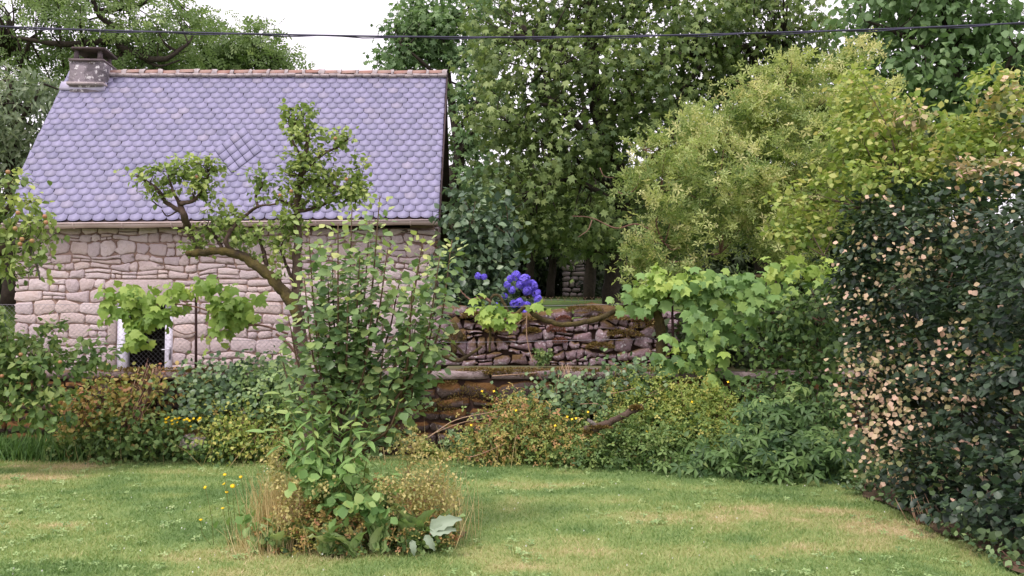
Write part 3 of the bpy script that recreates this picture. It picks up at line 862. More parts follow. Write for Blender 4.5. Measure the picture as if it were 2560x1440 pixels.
# --- chimney
cb = np.array((R_L + (R_R - R_L) * .056)) 
ch_l, ch_r = at(181, 190, 17.35), at(270, 190, 17.35)
cw = (ch_r[0] - ch_l[0]) / 2; cx = (ch_l + ch_r) / 2
z_b, z_t = at(225, 216, 17.3)[2], at(225, 158, 17.3)[2]
cc0 = np.array([cx[0], cx[1] + .12, 0])
AXH = (HU, HD, UP)
def taper(c, hx, hy, z0, z1, k=1.0, jit=0.0, nseg=3):
    V, F_ = [], []
    for i in range(nseg + 1):
        t = i / nseg; s = 1 + (k - 1) * t
        for (a, b) in ((-1, -1), (0, -1.02), (1, -1), (1.02, 0), (1, 1), (0, 1.02), (-1, 1), (-1.02, 0)):
            V.append(c + HU * (a * hx * s + rng.normal() * jit) + HD * (b * hy * s + rng.normal() * jit) + UP * (z0 + (z1 - z0) * t))
    F_ = [(i * 8 + k_, i * 8 + (k_ + 1) % 8, i * 8 + 8 + (k_ + 1) % 8, i * 8 + 8 + k_) for i in range(nseg) for k_ in range(8)]
    F_ += [tuple(range(8))[::-1], tuple(nseg * 8 + k_ for k_ in range(8))]
    return V, F_
V, F_ = taper(cc0, cw * .98, .32, z_b - .5, z_t, .93, .012, 5)
chim = mesh_obj('chimney', V, F_, M['chim'], house)
V, F_ = taper(cc0, cw * .96, .34, z_t + .002, z_t + .04, 1.0, .006, 1); mesh_obj('chimney_shoulder', V, F_, M['cap'], chim)
mb = MB(); mb.box(cc0 + UP * (z_t + .052) , (cw * .70, .25, .010), AXH); mb.build('dark_plate', M['dark'], chim)  # near-black plate on top of the stack, under the cap slab
for a in (-1, 1):
    for b in (-1, 1):
        V, F_ = taper(cc0 + HU * a * cw * .62 + HD * b * .24, .04, .04, z_t + .063, z_t + .225, .85, .006, 2); mesh_obj('cap_post', V, F_, M['cap'], chim)
V, F_ = taper(cc0 + HU * .03, cw * .90, .36, z_t + .227, z_t + .270, .96, .006, 1); mesh_obj('cap_slab', V, F_, M['wood_dark'], chim)
mb = MB(); 
V, F_ = taper(cc0 + HN * .02, cw * 1.0, .38, z_b - .02, z_b + .03, 1.0, .004, 1); mesh_obj('drip_ledge', V, F_, M['ridge_mortar'], chim)
q0, q1, q2, q3 = [roof_uv(*p) for p in ((150, 226), (262, 228), (268, 212), (156, 210))]
mesh_obj('lead_flashing', [p + ROOF_N * .06 for p in (q0, q1, q2, q3)] + [p + ROOF_N * .01 for p in (q0, q1, q2, q3)], [(0, 1, 2, 3), (0, 4, 5, 1), (1, 5, 6, 2), (3, 7, 4, 0)], M['flash'], chim)
mb = MB(); ql = [p + np.array([-.02, 0, 0]) for p in (R_L, R_L + (R_R - R_L) * .05)]
# --- door: painted frame, half open leaf with lever handle
dz = DT - .01
door = MB(); du = (D1 - D0)
door.box(hp(D0 + .075, .12, dz / 2), (.072, .10, dz / 2), AXH); door.build('door_frame', M['white'], house)
leaf = MB(); leaf.box(hp(D1 - .085, .16, dz / 2), (.08, .035, dz / 2), AXH)
leafo = leaf.build('door_leaf', M['white'], house)
hb = MB(); hb.box(hp(D1 - .075, .118, 0.82), (.018, .006, .11), AXH); hb.build('handle_plate', M['handle'], leafo)
hv, hf = tube([hp(D1 - .075, .11, .89), hp(D1 - .075, .07, .89), hp(D1 - .12, .065, .89), hp(D1 - .20, .065, .885)], [.011, .011, .010, .009], 7); mesh_obj('lever_handle', hv, hf, M['white'], leafo, True)

# ==================================================================== TERRACE WALL (low retaining wall at the back of the lawn)
TY = 11.25
TX0, TX1 = -8.6, 4.6
t_wall = thing('retaining_wall', 'low mossy retaining wall with flat coping along the back of the lawn', 'wall', (0, TY, 0))
mb = MB(); mb.box(((TX0 + TX1) / 2, TY + .22, .48), ((TX1 - TX0) / 2, .18, .48)); mb.build('wall_core', M['dark_core'], t_wall)
def terrace(x0, x1, seed):
    rubble(t_wall, (np.array([x0, TY, 0.0]), np.array([1.0, 0, 0]), UP, np.array([0, -1.0, 0])), x1 - x0, .94, (.13, .24), (.2, .5), .025, .1, .03, M['terrace'], wav=.03, rough=.05, seed=seed, start=.12)
terrace(TX0, TX1, 31.0)
x = TX0
while x < TX1:
    L = rng.uniform(.55, 1.1); zt = 1.05 + rng.normal() * .012
    cop = (np.array([x, TY - .05, .955]), np.array([1.0, 0, 0]), np.array([0, 1.0, 0]), UP)
    hh = zt - .955
    V, F_ = [], []
    P = round_poly(0, L, lambda q: 0.0, lambda q: .56, .015, .015)
    n = len(P); c = P.mean(0)
    V = [np.array([x + p[0], TY - .06 + p[1], .955]) for p in P] + [np.array([x + p[0], TY - .06 + p[1], zt - .02]) for p in P] + [np.array([x + c[0] + (p[0] - c[0]) * .93, TY - .06 + c[1] + (p[1] - c[1]) * .93, zt + rng.normal() * .006]) for p in P]
    for k in range(n):
        k2 = (k + 1) % n; F_ += [(k, k2, n + k2, n + k), (n + k, n + k2, 2 * n + k2, 2 * n + k)]
    F_ += [tuple(range(2 * n, 3 * n)), tuple(range(n))[::-1]]
    mesh_obj('coping_stone', V, F_, M['coping'], t_wall); x += L

# ==================================================================== DRY STONE WALL under the field
DY = 12.55
dx0, dx1 = at(1085, 850, DY)[0], at(1700, 850, DY)[0]
d_wall = thing('dry_stone_wall', 'tumbledown purple-grey dry stone wall with brown moss below the field', 'wall', (dx0, DY, 1.05))
DH = .78
def dtop(x): return DH - .10 + .10 * float(vnoise(np.array(x * 2.2), np.array(1.0), 8.0)) + .05 * math.sin(x * 3 + 1)
mb = MB(); mb.box(((dx0 + dx1) / 2, DY + .24, 1.05 + .32), ((dx1 - dx0) / 2, .18, .33)); mb.build('wall_core', M['dark_core'], d_wall)
rubble(d_wall, (np.array([dx0, DY, 1.05]), np.array([1.0, 0, 0]), UP, np.array([0, -1.0, 0])), dx1 - dx0, DH, (.06, .17), (.08, .30), .016, .16, .035, M['rubble'],
       keep=lambda x, y: y < dtop(x), wav=.055, rough=.11, split=.3, seed=51.0)
# round cap stones on top
for k in range(16):
    x = dx0 + (dx1 - dx0) * (k + rng.uniform(.2, .8)) / 16; zt = 1.05 + dtop(x - dx0) - .02; r = rng.uniform(.09, .17)
    V, F_ = [], []
    for i in range(5):
        ph = math.pi * (i / 4) 
        for s in range(8):
            th = 2 * math.pi * s / 8
            V.append(np.array([x, DY + .14, zt]) + np.array([r * 1.4 * math.sin(ph) * math.cos(th), r * 1.1 * math.sin(ph) * math.sin(th), r * .72 * math.cos(ph)]) * rng.uniform(.85, 1.12))
    F_ = [(i * 8 + s, i * 8 + (s + 1) % 8, i * 8 + 8 + (s + 1) % 8, i * 8 + 8 + s) for i in range(4) for s in range(8)]
    mesh_obj('cap_stone', V, F_, M['rubble'], d_wall)
# moss cushions, fuzzy with tiny fronds
def moss_pad(parent, centers, n, mat, name='moss', h=(.012, .03)):
    P, Tn = [], []
    for (c, rx, ry, rz) in centers:
        d = nrm(rng.normal(size=(n, 3))); d[:, 2] = np.abs(d[:, 2]); d[:, 1] = -np.abs(d[:, 1]) * np.sign(rng.random(n) - .2)
        P.append(np.asarray(c) + d * np.array([rx, ry, rz]) * rng.uniform(.7, 1.05, (n, 1))); Tn.append(d)
    P, Tn = np.concatenate(P), np.concatenate(Tn); N = len(P)
    R = frames(Tn + rng.normal(size=(N, 3)) * .4, rng.normal(size=(N, 3)))
    scatter(parent, 'small_w', P, R, rng.uniform(h[0], h[1], N), np.clip(rng.normal(.5, .25, N), 0, .99), mat, 0, name)
M['mossfrond'] = leaf_mat('moss_frond', [(86, 60, 40), (116, 88, 50), (128, 112, 56), (98, 92, 50)], 0.2)
M['redmoss'] = leaf_mat('dead_moss', [(116, 70, 62), (138, 90, 76), (108, 82, 60)], 0.2)
moss_pad(d_wall, [(at(px, py, DY - .02), rx, .10, rz) for px, py, rx, rz in [(1180, 795, .16, .10), (1460, 778, .28, .09), (1520, 800, .30, .08), (1300, 800, .25, .06), (1140, 850, .14, .12), (1240, 830, .14, .08), (1560, 840, .26, .10), (1610, 820, .2, .2), (1330, 830, .12, .06), (1500, 870, .2, .08)]], 900, M['mossfrond'])
moss_pad(d_wall, [(at(px, py, DY - .03), rx, .07, rz) for px, py, rx, rz in [(1410, 800, .10, .06), (1390, 830, .13, .10), (1400, 855, .1, .06), (1600, 800, .12, .10)]], 500, M['redmoss'], 'dead_moss')
moss_pad(t_wall, [(np.array([at(px, 918, TY)[0], TY + .1, 1.04]), rx, .16, .05) for px, rx in [(300, .5), (420, .5), (520, .4), (1200, .3), (1300, .4), (1420, .4), (1560, .4), (620, .4), (1000, .5)]], 700, M['mossfrond'])
moss_pad(t_wall, [(at(px, py, TY), rx, .06, rz) for px, py, rx, rz in [(1100, 960, .22, .14), (1180, 1000, .3, .2), (1250, 935, .2, .06), (1100, 1030, .25, .16), (1330, 940, .3, .06), (1480, 940, .2, .08), (270, 950, .2, .1), (340, 950, .3, .15), (480, 940, .3, .1)]], 700, M['mossfrond'])

# ==================================================================== FENCE ON THE TERRACE WALL
FY_ = TY + .18
fence = thing('wire_fence', 'sagging chain-link fence on thin rusty posts along the low wall', 'fence', (at(490, 915, FY_)[0], FY_, 1.05))
for px, top in ((490, 742), (1684, 748), (-60, 742)):
    P0, P1 = at(px, 915, FY_), at(px + (0 if px < 1000 else -4), top, FY_)
    mb = MB(); mb.tube([P0 - UP * .1, (P0 + P1) / 2, P1], [.018, .018, .017], 8); mb.build('fence_post', M['iron'], fence, True)
mb = MB()
x0, x1 = at(-40, 850, FY_)[0], at(730, 850, FY_)[0]; z0, z1 = 1.06, at(490, 760, FY_)[2]
p = .062; k = x0 - (z1 - z0)
while k < x1:                                       # two families of slanting wires make the diamonds
    for s in (1, -1):
        a, b = (k, k + (z1 - z0)) if s > 0 else (k + (z1 - z0), k)
        pts = []
        for t in np.linspace(0, 1, 9):
            xx = a + (b - a) * t
            pts.append((xx, FY_ + .004 * s, z0 + (z1 - z0) * t))
        pts = [q_ for q_ in pts if x0 <= q_[0] <= x1]
        if len(pts) > 2: mb.tube(np.array(pts), [.0013], 3, cap=False)
    k += p
mb.build('wire_mesh', M['wire'], fence, kind="stuff")
for py in (762, 850):
    P = spline([at(-60, py, FY_), at(490, py, FY_), at(1100, py + 6, FY_), at(1684, py - 4, FY_)], 5)
    mb = MB(); mb.tube(P, [.0022], 4); mb.build('strand_wire', M['wire'], fence)

# ==================================================================== OVERHEAD CABLE
CY = 9.0
P = spline([at(-500, 28, CY), at(0, 66, CY), at(640, 85, CY), at(1280, 93, CY), at(1920, 82, CY), at(2560, 57, CY), at(3100, 20, CY)], 12)
V, F_ = tube(P, [.0095], 8)
V2, F2 = tube(P + np.array([0, .0, -.011]) + np.stack([np.zeros(len(P)), .010 * np.sin(np.arange(len(P)) * 1.6), .010 * np.cos(np.arange(len(P)) * 1.6)], 1), [.006], 6)
cab = mesh_obj('overhead_cable', np.vstack([V, V2]), list(F_) + [tuple(i + len(V) for i in f) for f in F2], M['cable'], None, True)
tag(cab, 'dark twisted overhead cable crossing the top of the view', 'cable')

# ==================================================================== BACKGROUND TREES
def tree(name, label, trunk, limbs, blobs, leaf, bark, n, size, per=16, cr=.35, singles=0, ntw=160, tw_r=.02, group=None, **kw):
    base = np.array(trunk[0][0]); t = thing(name, label, 'tree', base, group)
    sk = [limb(t, trunk[0], trunk[1], bark, 'trunk', 10)]
    for (path, rad) in limbs: sk.append(limb(t, path, rad, bark, 'limb', 7))
    cc, h = foliage(t, blobs, n, leaf[0], size, M[leaf[1]], per, cr, singles=singles, part='crown', **kw)
    twigs(t, np.concatenate(sk), cc, bark, tw_r, 'twigs', ntw)
    return t
def fz(Y): return float(field_z(np.array(Y)))
# left: ash behind the chimney
Y = 25.0
b0 = np.array([at(330, 0, Y)[0], Y, fz(Y)])
tree('ash_tree', 'tall ash tree showing its crown above the chimney end of the roof', ([b0, b0 + UP * 3, at(300, 120, Y), at(240, 20, Y), at(200, -160, Y)], [.24, .2, .12, .07, .03]),
     [([at(300, 120, Y), at(400, 150, Y - 1), at(470, 110, Y - 1)], [.12, .04]), ([at(290, 100, Y), at(150, 110, Y - 1), at(20, 90, Y - 1)], [.12, .04]), ([at(250, 30, Y), at(350, 10, Y), at(420, -20, Y)], [.1, .03]), ([at(360, 150, Y - .5), at(400, 165, Y - 1), at(450, 150, Y - 1)], [.05, .02])],
     [blob(60, 60, 170, 130, Y, 2.2), blob(250, 40, 190, 100, Y, 2.2), blob(380, 110, 110, 80, Y, 1.8), blob(150, -140, 300, 130, Y, 2.5), blob(300, 160, 160, 50, Y, 1.5), blob(60, 190, 130, 60, Y, 1.5), blob(450, 60, 60, 50, Y, 1.0), blob(-180, 60, 160, 220, Y, 2.5)],
     ('pinnate', 'lf_ash'), M['bark_dark'], 5900, (.20, .40), 14, .30, singles=60, ntw=220, shell=.35, droop=.5, tvar=.25)
b0 = np.array([at(610, 0, 28)[0], 28.0, fz(28)])
tree('ash_tree', 'thin-crowned ash tree peeping over the middle of the slate roof', ([b0, b0 + UP * 3, at(600, 190, 28), at(600, 110, 28)], [.2, .16, .1, .05]),
     [([at(605, 190, 28), at(560, 140, 27.5), at(520, 110, 27.5)], [.06, .02]), ([at(600, 180, 28), at(660, 150, 27.5), at(700, 140, 27.5)], [.06, .02])],
     [blob(560, 130, 75, 60, 28, 1.2), blob(640, 120, 60, 55, 28, 1.2), blob(600, 170, 120, 30, 28, 1.2), blob(690, 150, 30, 35, 28, .8), blob(500, 150, 60, 50, 28, 1), blob(660, 80, 20, 20, 28, .4), blob(740, 165, 25, 10, 28, .4), blob(520, 40, 20, 18, 28, .4)],
     ('pinnate', 'lf_ash'), M['bark_dark'], 1900, (.24, .42), 12, .30, singles=30, ntw=60, shell=.2, tvar=.25)
# grey-green willow at the left end of the house
Y = 20.5
b0 = np.array([at(40, 0, Y)[0], Y, fz(Y)])
tree('willow_tree', 'grey-green small-leaved tree standing behind the left gable', ([b0, b0 + UP * 2, at(30, 300, Y), at(20, 200, Y)], [.2, .16, .1, .05]),
     [([at(30, 330, Y), at(80, 260, Y - .5), at(110, 210, Y - .5)], [.06, .02])],
     [blob(60, 280, 110, 110, Y, 1.6), blob(20, 400, 120, 100, Y, 1.5), blob(110, 230, 60, 50, Y, 1.0), blob(-80, 330, 120, 180, Y, 1.6), blob(0, 520, 90, 90, Y, 1.5)],
     ('lance_w', 'lf_grey'), M['bark_dark'], 6500, (.14, .24), 16, .2, singles=60, ntw=60, shell=.3, droop=.6)
# pale tree beyond the right end of the ridge
Y = 30.0
b0 = np.array([at(1130, 0, Y)[0], Y, fz(Y)])
tree('lime_tree', 'light green tree rising beyond the right end of the roof ridge', ([b0, b0 + UP * 4, at(1150, 400, Y), at(1120, 200, Y), at(1100, 60, Y)], [.3, .26, .2, .12, .05]),
     [([at(1140, 330, Y), at(1190, 260, Y - 1), at(1210, 200, Y - 1)], [.10, .03]), ([at(1120, 220, Y), at(1050, 150, Y - 1), at(1000, 110, Y - 1)], [.08, .03]), ([at(1150, 400, Y), at(1180, 330, Y - 1), at(1230, 300, Y - 1)], [.1, .04])],
     [blob(1090, 90, 90, 60, Y, 1.6), blob(1010, 150, 65, 35, Y, 1.2), blob(1030, 60, 45, 40, Y, 1), blob(1170, 40, 90, 60, Y, 1.6), blob(1150, 160, 90, 50, Y, 1.5), blob(1190, 240, 70, 50, Y, 1.5), blob(1160, 360, 60, 40, Y, 1.4), blob(1060, 20, 60, 30, Y, 1), blob(1180, 460, 80, 50, Y, 1.4)],
     ('maple', 'lf_maple_b'), M['bark_dark'], 4800, (.16, .32), 15, .30, singles=60, ntw=120, shell=.25, droop=.5, tvar=.25, tone=.1)
# the big sycamore
Y = 20.0
b0 = np.array([at(1528, 740, Y)[0], Y, fz(Y) - .1])
tree('sycamore_tree', 'large spreading sycamore with dark limbs filling the middle of the view', ([b0, at(1532, 660, Y), at(1545, 590, Y), at(1560, 520, Y), at(1540, 420, Y), at(1500, 300, Y), at(1480, 150, Y), at(1470, -60, Y), at(1460, -300, Y)], [.22, .17, .16, .2, .2, .18, .15, .1, .05]),
     [([at(1550, 440, Y), at(1470, 340, Y - 1), at(1400, 270, Y - 1.5), at(1370, 240, Y - 1.5), at(1360, 180, Y - 1.5)], [.11, .07, .03]), ([at(1400, 270, Y - 1.5), at(1350, 260, Y - 1.6), at(1320, 265, Y - 1.6)], [.05, .02]),
      ([at(1555, 470, Y), at(1620, 420, Y - .5), at(1680, 330, Y - 1), at(1700, 240, Y - 1), at(1760, 150, Y - 1)], [.14, .1, .04]), ([at(1500, 320, Y), at(1600, 200, Y - 1), at(1700, 140, Y - 1), at(1850, 120, Y - 1), at(1960, 80, Y - 1)], [.12, .09, .03]),
      ([at(1490, 200, Y), at(1400, 130, Y - 1), at(1320, 90, Y - 1)], [.09, .03]), ([at(1560, 520, Y), at(1480, 470, Y - 1), at(1420, 450, Y - 1.3), at(1340, 470, Y - 1.5)], [.08, .02]),
      ([at(1560, 500, Y), at(1440, 400, Y - 1), at(1330, 330, Y - 1.5), at(1270, 300, Y - 1.5)], [.07, .02]), ([at(1480, 150, Y), at(1560, 40, Y), at(1640, -60, Y)], [.1, .03])],
     [blob(1330, 150, 150, 110, Y - .5, 1.8), blob(1300, 300, 130, 90, Y - .8, 1.6), blob(1420, 360, 150, 90, Y - 1, 1.6), blob(1330, 450, 130, 80, Y - 1, 1.5), blob(1500, 200, 170, 110, Y - 1.2, 1.8), blob(1680, 110, 190, 110, Y - .8, 2.0), blob(1880, 60, 190, 110, Y - .5, 2.0), blob(1640, 260, 130, 90, Y - .5, 1.6), blob(1850, 190, 140, 70, Y, 1.6), blob(1430, 20, 220, 90, Y, 2.2), blob(1700, -80, 350, 120, Y, 2.4), blob(1420, 530, 140, 60, Y - 1, 1.5), blob(1300, 560, 90, 60, Y - .5, 1.2), blob(1550, 330, 90, 60, Y - 1.5, 1), blob(2020, 130, 100, 90, Y, 1.5), blob(1240, 60, 70, 60, Y, 1.2), blob(1480, 590, 130, 40, Y - .5, 1.3), blob(1600, 480, 90, 70, Y, 1.2)],
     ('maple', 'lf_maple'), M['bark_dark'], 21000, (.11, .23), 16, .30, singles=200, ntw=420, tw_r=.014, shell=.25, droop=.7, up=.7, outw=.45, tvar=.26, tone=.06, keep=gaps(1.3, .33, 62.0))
Y = 23.0
b0 = np.array([at(1900, 0, Y)[0], Y, fz(Y)])
tree('oak_tree', 'dim green tree filling the background behind the yellow-green shrub', ([b0, b0 + UP * 2, at(1890, 420, Y), at(1880, 200, Y)], [.26, .22, .16, .06]),
     [([at(1890, 430, Y), at(1780, 340, Y - 1), at(1720, 280, Y - 1)], [.1, .03]), ([at(1890, 400, Y), at(2020, 300, Y - 1), at(2100, 250, Y - 1)], [.1, .03])],
     [blob(1740, 400, 140, 110, Y, 1.6), blob(1880, 330, 150, 110, Y, 1.8), blob(2050, 300, 150, 120, Y, 1.8), blob(2180, 420, 160, 140, Y, 1.8), blob(1960, 500, 200, 120, Y, 1.8), blob(1700, 560, 130, 90, Y, 1.4), blob(2350, 380, 150, 150, Y, 1.8)],
     ('maple', 'lf_maple'), M['bark_dark'], 7500, (.16, .28), 15, .35, singles=40, ntw=60, shell=.15, droop=.6, tvar=.25)
Y = 15.5
b0 = np.array([at(2420, 0, Y)[0], Y, fz(Y)])
tree('sycamore_tree', 'blue-green leafy tree in the top right corner above the hedge', ([b0, b0 + UP * 2, at(2400, 350, Y), at(2380, 150, Y), at(2360, -60, Y)], [.22, .2, .16, .12, .05]),
     [([at(2400, 330, Y), at(2480, 230, Y - .6), at(2540, 120, Y - .8)], [.08, .02]), ([at(2385, 180, Y), at(2260, 90, Y - .5), at(2160, 50, Y - .5)], [.07, .02])],
     [blob(2350, 60, 150, 90, Y, 1.3), blob(2500, 120, 130, 110, Y, 1.3), blob(2430, 240, 130, 90, Y, 1.2), blob(2200, 30, 120, 70, Y, 1.2), blob(2270, 190, 110, 70, Y, 1.1), blob(2600, 250, 120, 150, Y, 1.3), blob(2350, -100, 260, 110, Y, 1.6), blob(2300, 320, 120, 70, Y, 1.1), blob(2170, 150, 60, 60, Y, .9)],
     ('ovate', 'lf_maple_b'), M['bark_dark'], 9500, (.10, .20), 15, .22, singles=200, ntw=150, tw_r=.012, shell=.3, droop=.7, up=.6, tvar=.2)
# dark trunks in the wood
for px, Y, top, r, lab in ((1470, 27.0, 450, .20, 'dark tree trunk standing left of the sycamore in the shade'), (1375, 31.0, 480, .16, 'slender dark trunk deep in the shaded wood'), (1320, 29.0, 430, .16, 'dark trunk deep in the wood nearest the purple flowers')):
    b0 = np.array([at(px, 0, Y)[0], Y, fz(Y)])
    t = thing('wood_tree', lab, 'tree', b0, 'trunks in the shaded wood')
    limb(t, [b0, b0 + UP * 1.5 + np.array([.1, 0, 0]), at(px + 10, top, Y), at(px - 20, top - 250, Y)], [r, r * .8, r * .6, r * .3], M['bark_dark'], 'trunk', 9)
    foliage(t, [blob(px, top + 60, 120, 60, Y, 2.5), blob(px + 20, top + 110, 110, 50, Y, 2)], 600, 'palm_t', (.25, .40), M['lf_maple'], 14, .45, part='crown', shell=.2, tone=-.2)
# the thicket that closes the view under the trees
th = MB()
bl = [blob(px, 690 + dy, 150, 110, Yt, 1.4) for px, dy, Yt in ((1230, -40, 33), (1340, 10, 34), (1560, -10, 34), (1680, -40, 33), (1850, -30, 34), (1250, -180, 36), (1600, -160, 37), (1780, -200, 36), (1450, -230, 38), (2000, -60, 34), (1100, -60, 33), (2200, -100, 33), (1400, -150, 36), (1640, 20, 32))]
t0 = thing('woodland_thicket', 'dark tangled woodland undergrowth closing the view beneath the sycamore', 'thicket', (at(1500, 740, 34)[0], 34.0, fz(34)))
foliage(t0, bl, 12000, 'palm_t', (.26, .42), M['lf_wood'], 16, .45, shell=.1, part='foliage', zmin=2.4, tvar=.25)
tr = thing('hedgerow', 'far dark hedgerow at the end of the field', 'hedge', (at(1500, 740, 39)[0], 39.0, fz(39)))
bl = [(np.array([xx, 40 + rng.uniform(-1, 1), 3.6]), np.array([3.4, 1.6, 2.6])) for xx in np.arange(-34, 40, 4.5)]
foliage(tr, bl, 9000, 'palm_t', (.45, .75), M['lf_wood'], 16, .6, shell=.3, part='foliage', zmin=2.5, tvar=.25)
# far pale patch between the trunks, built up from wall stones
fb = thing('distant_pale_patch', 'small pale patch of stones between the dark trunks', 'wall', (at(1435, 720, 33)[0], 33.0, fz(33)))
rubble(fb, (np.array([at(1405, 720, 32.5)[0], 32.5, fz(32.5)]), np.array([1.0, 0, 0]), UP, np.array([0, -1.0, 0])), 1.05, 1.5, (.16, .26), (.2, .4), .04, .2, .03, M['stone'], keep=lambda x, y: y < 1.5 - abs(x - .6) * .5, seed=71.0)

# ==================================================================== SHRUBS BEHIND THE WALLS
def shrub(name, label, cat, blobs, n, tmpl, size, mat, base=None, per=12, cr=.1, singles=0, stems=30, smat='twig', sr=.008, group=None, part='foliage', **kw):
    b = base if base is not None else np.array([np.mean([q_[0][0] for q_ in blobs]), np.mean([q_[0][1] for q_ in blobs]), min(q_[0][2] - q_[1][2] for q_ in blobs)])
    t = thing(name, label, cat, b, group)
    cc, h = foliage(t, blobs, n, tmpl, size, M[mat], per, cr, singles=singles, part=part, **kw)
    if stems:
        sk = [b + np.array([dx * .5, dy * .5, 0]) for dx in (-.2, 0, .2) for dy in (-.1, .1)] + [q_[0] - UP * q_[1][2] * .6 for q_ in blobs]
        twigs(t, np.array(sk), cc, M[smat], sr, 'stems', stems)
    return t
# evergreen beside the gable
Y = 14.6
shrub('camellia_bush', 'tall dark evergreen bush growing against the right gable', 'bush',
      [blob(1180, 540, 70, 90, Y, .6), blob(1230, 600, 80, 80, Y, .6), blob(1170, 660, 80, 90, Y, .6), blob(1240, 690, 60, 70, Y, .55), blob(1150, 760, 70, 60, Y, .5), blob(1200, 760, 80, 60, Y, .5), blob(1270, 540, 30, 60, Y, .4)],
      2600, 'ovate', (.10, .17), 'lf_lauryl', base=np.array([at(1190, 800, Y)[0], Y, fz(Y)]), per=10, cr=.10, singles=220, shell=.35, droop=.35, up=.8, stems=60)
# purple hydrangea
Y = 13.7
hyd = shrub('hydrangea_bush', 'hydrangea bush with violet-blue flower heads beside the dark evergreen', 'bush',
      [blob(1270, 740, 60, 45, Y, .3), blob(1230, 770, 60, 40, Y, .3), blob(1310, 770, 35, 30, Y, .25)], 420, 'ovate', (.09, .14), 'lf_lauryl', base=np.array([at(1270, 800, Y)[0], Y, fz(Y) - .02]), per=8, cr=.07, singles=80, shell=.3)
def flower_head(parent, c, r, n=80):
    d = nrm(rng.normal(size=(n, 3))); d[:, 1] -= .25; d = nrm(d)
    Pp = c + d * r * rng.uniform(.82, 1.05, (n, 1))
    R = frames(np.cross(d, rng.normal(size=(n, 3))), d)
    o = scatter(parent, 'whorl4', Pp, R, rng.uniform(.30, .42, n) * r, rng.uniform(0, .99, n), M['purple'], 0, 'flower_head')
    del o['kind']

for px, py, r in ((1290, 690, .075), (1312, 700, .085), (1330, 715, .085), (1318, 726, .07), (1340, 733, .07), (1345, 748, .06), (1300, 712, .06), (1280, 725, .055), (1268, 712, .05), (1275, 697, .05), (1300, 757, .075), (1285, 760, .06), (1318, 762, .05), (1330, 785, .08), (1312, 782, .06), (1195, 690, .05), (1210, 692, .045), (1240, 765, .05), (1262, 740, .045), (1342, 762, .05)):
    flower_head(hyd, at(px, py, Y - .28 + rng.uniform(-.03, .05)), r)
# yellow-green azalea mass
Y = 13.4
shrub('azalea_shrub', 'huge pale yellow-green small-leaved shrub behind the grapevine', 'shrub',
      [blob(1700, 370, 90, 70, Y + .4, .8), blob(1650, 440, 80, 60, Y, .6), blob(1800, 320, 110, 80, Y + .4, .8), blob(1900, 270, 110, 110, Y + .4, .8), blob(2040, 240, 120, 90, Y + .5, .8), blob(1990, 400, 130, 130, Y, .9), blob(1780, 430, 150, 110, Y - .2, .9), blob(1660, 560, 90, 80, Y - .3, .7), blob(1800, 580, 140, 90, Y - .3, .8), blob(1640, 660, 60, 60, Y - .3, .5), blob(1740, 680, 110, 60, Y - .3, .6), blob(1900, 560, 130, 120, Y, .8), blob(2100, 330, 120, 120, Y, .8), blob(1620, 730, 50, 35, Y - .3, .4), blob(1940, 660, 110, 60, Y, .6), blob(2050, 520, 120, 120, Y, .8), blob(2180, 260, 110, 110, Y, .7), blob(1960, 180, 70, 50, Y + .4, .5), blob(1590, 440, 30, 25, Y, .3), blob(1560, 470, 20, 14, Y, .2), blob(1600, 620, 45, 50, Y - .2, .35), blob(1610, 680, 50, 50, Y - .3, .35), blob(1660, 620, 70, 60, Y - .3, .4), blob(1570, 660, 20, 16, Y - .2, .2), blob(1610, 360, 30, 25, Y + .2, .3), blob(2120, 160, 60, 50, Y + .4, .4), blob(2230, 360, 90, 90, Y, .6)],
      16000, 'whorl', (.045, .105), 'lf_yellow', base=np.array([at(1850, 800, Y)[0], Y, fz(Y)]), per=24, cr=.13, singles=300, shell=.15, front=.5, droop=-.25, up=.5, jit=.4, outw=.7, stems=200, sr=.010, tvar=.26, keep=gaps(3.2, .40, 61.0))
# trunkets of the azalea reaching left into the dark
t = thing('dead_branch', 'bare lichen-grey branch reaching left from the azalea over the shade', 'branch', at(1640, 560, 13.2))
limb(t, pxs(13.2, (1640, 580), (1590, 560), (1540, 570), (1480, 545), (1430, 540)), [.016, .012, .005], M['twig'], 'stem', 5)
limb(t, pxs(13.2, (1480, 550), (1470, 575), (1445, 593)), [.010, .005], M['twig'], 'twig', 5)
limb(t, pxs(13.2, (1500, 420), (1510, 440), (1535, 445)), [.008, .004], M['twig'], 'twig', 5)
limb(t, pxs(13.2, (1545, 480), (1565, 487), (1590, 470), (1600, 440)), [.010, .005], M['twig'], 'twig', 5)
# far wire fence across the field
ff_ = thing('field_fence', 'low wire fence with small twisted pickets at the end of the field', 'fence', at(1440, 748, 23))
for px in range(1310, 1650, 17):
    b = at(px, 752, 23.0); mb = MB()
    mb.tube([b - UP * .3, b, b + UP * .06], [.006], 4); mb.tube([b + UP * .05, b + UP * .10 + np.array([.05, 0, 0])], [.006], 4); mb.tube([b + UP * .05, b + UP * .10 - np.array([.05, 0, 0])], [.006], 4)
    mb.build('picket', M['dry'], ff_)
mb = MB(); mb.tube([at(1250, 748, 23), at(1450, 751, 23), at(1660, 750, 23)], [.006], 4); mb.build('strand_wire', M['wire'], ff_)

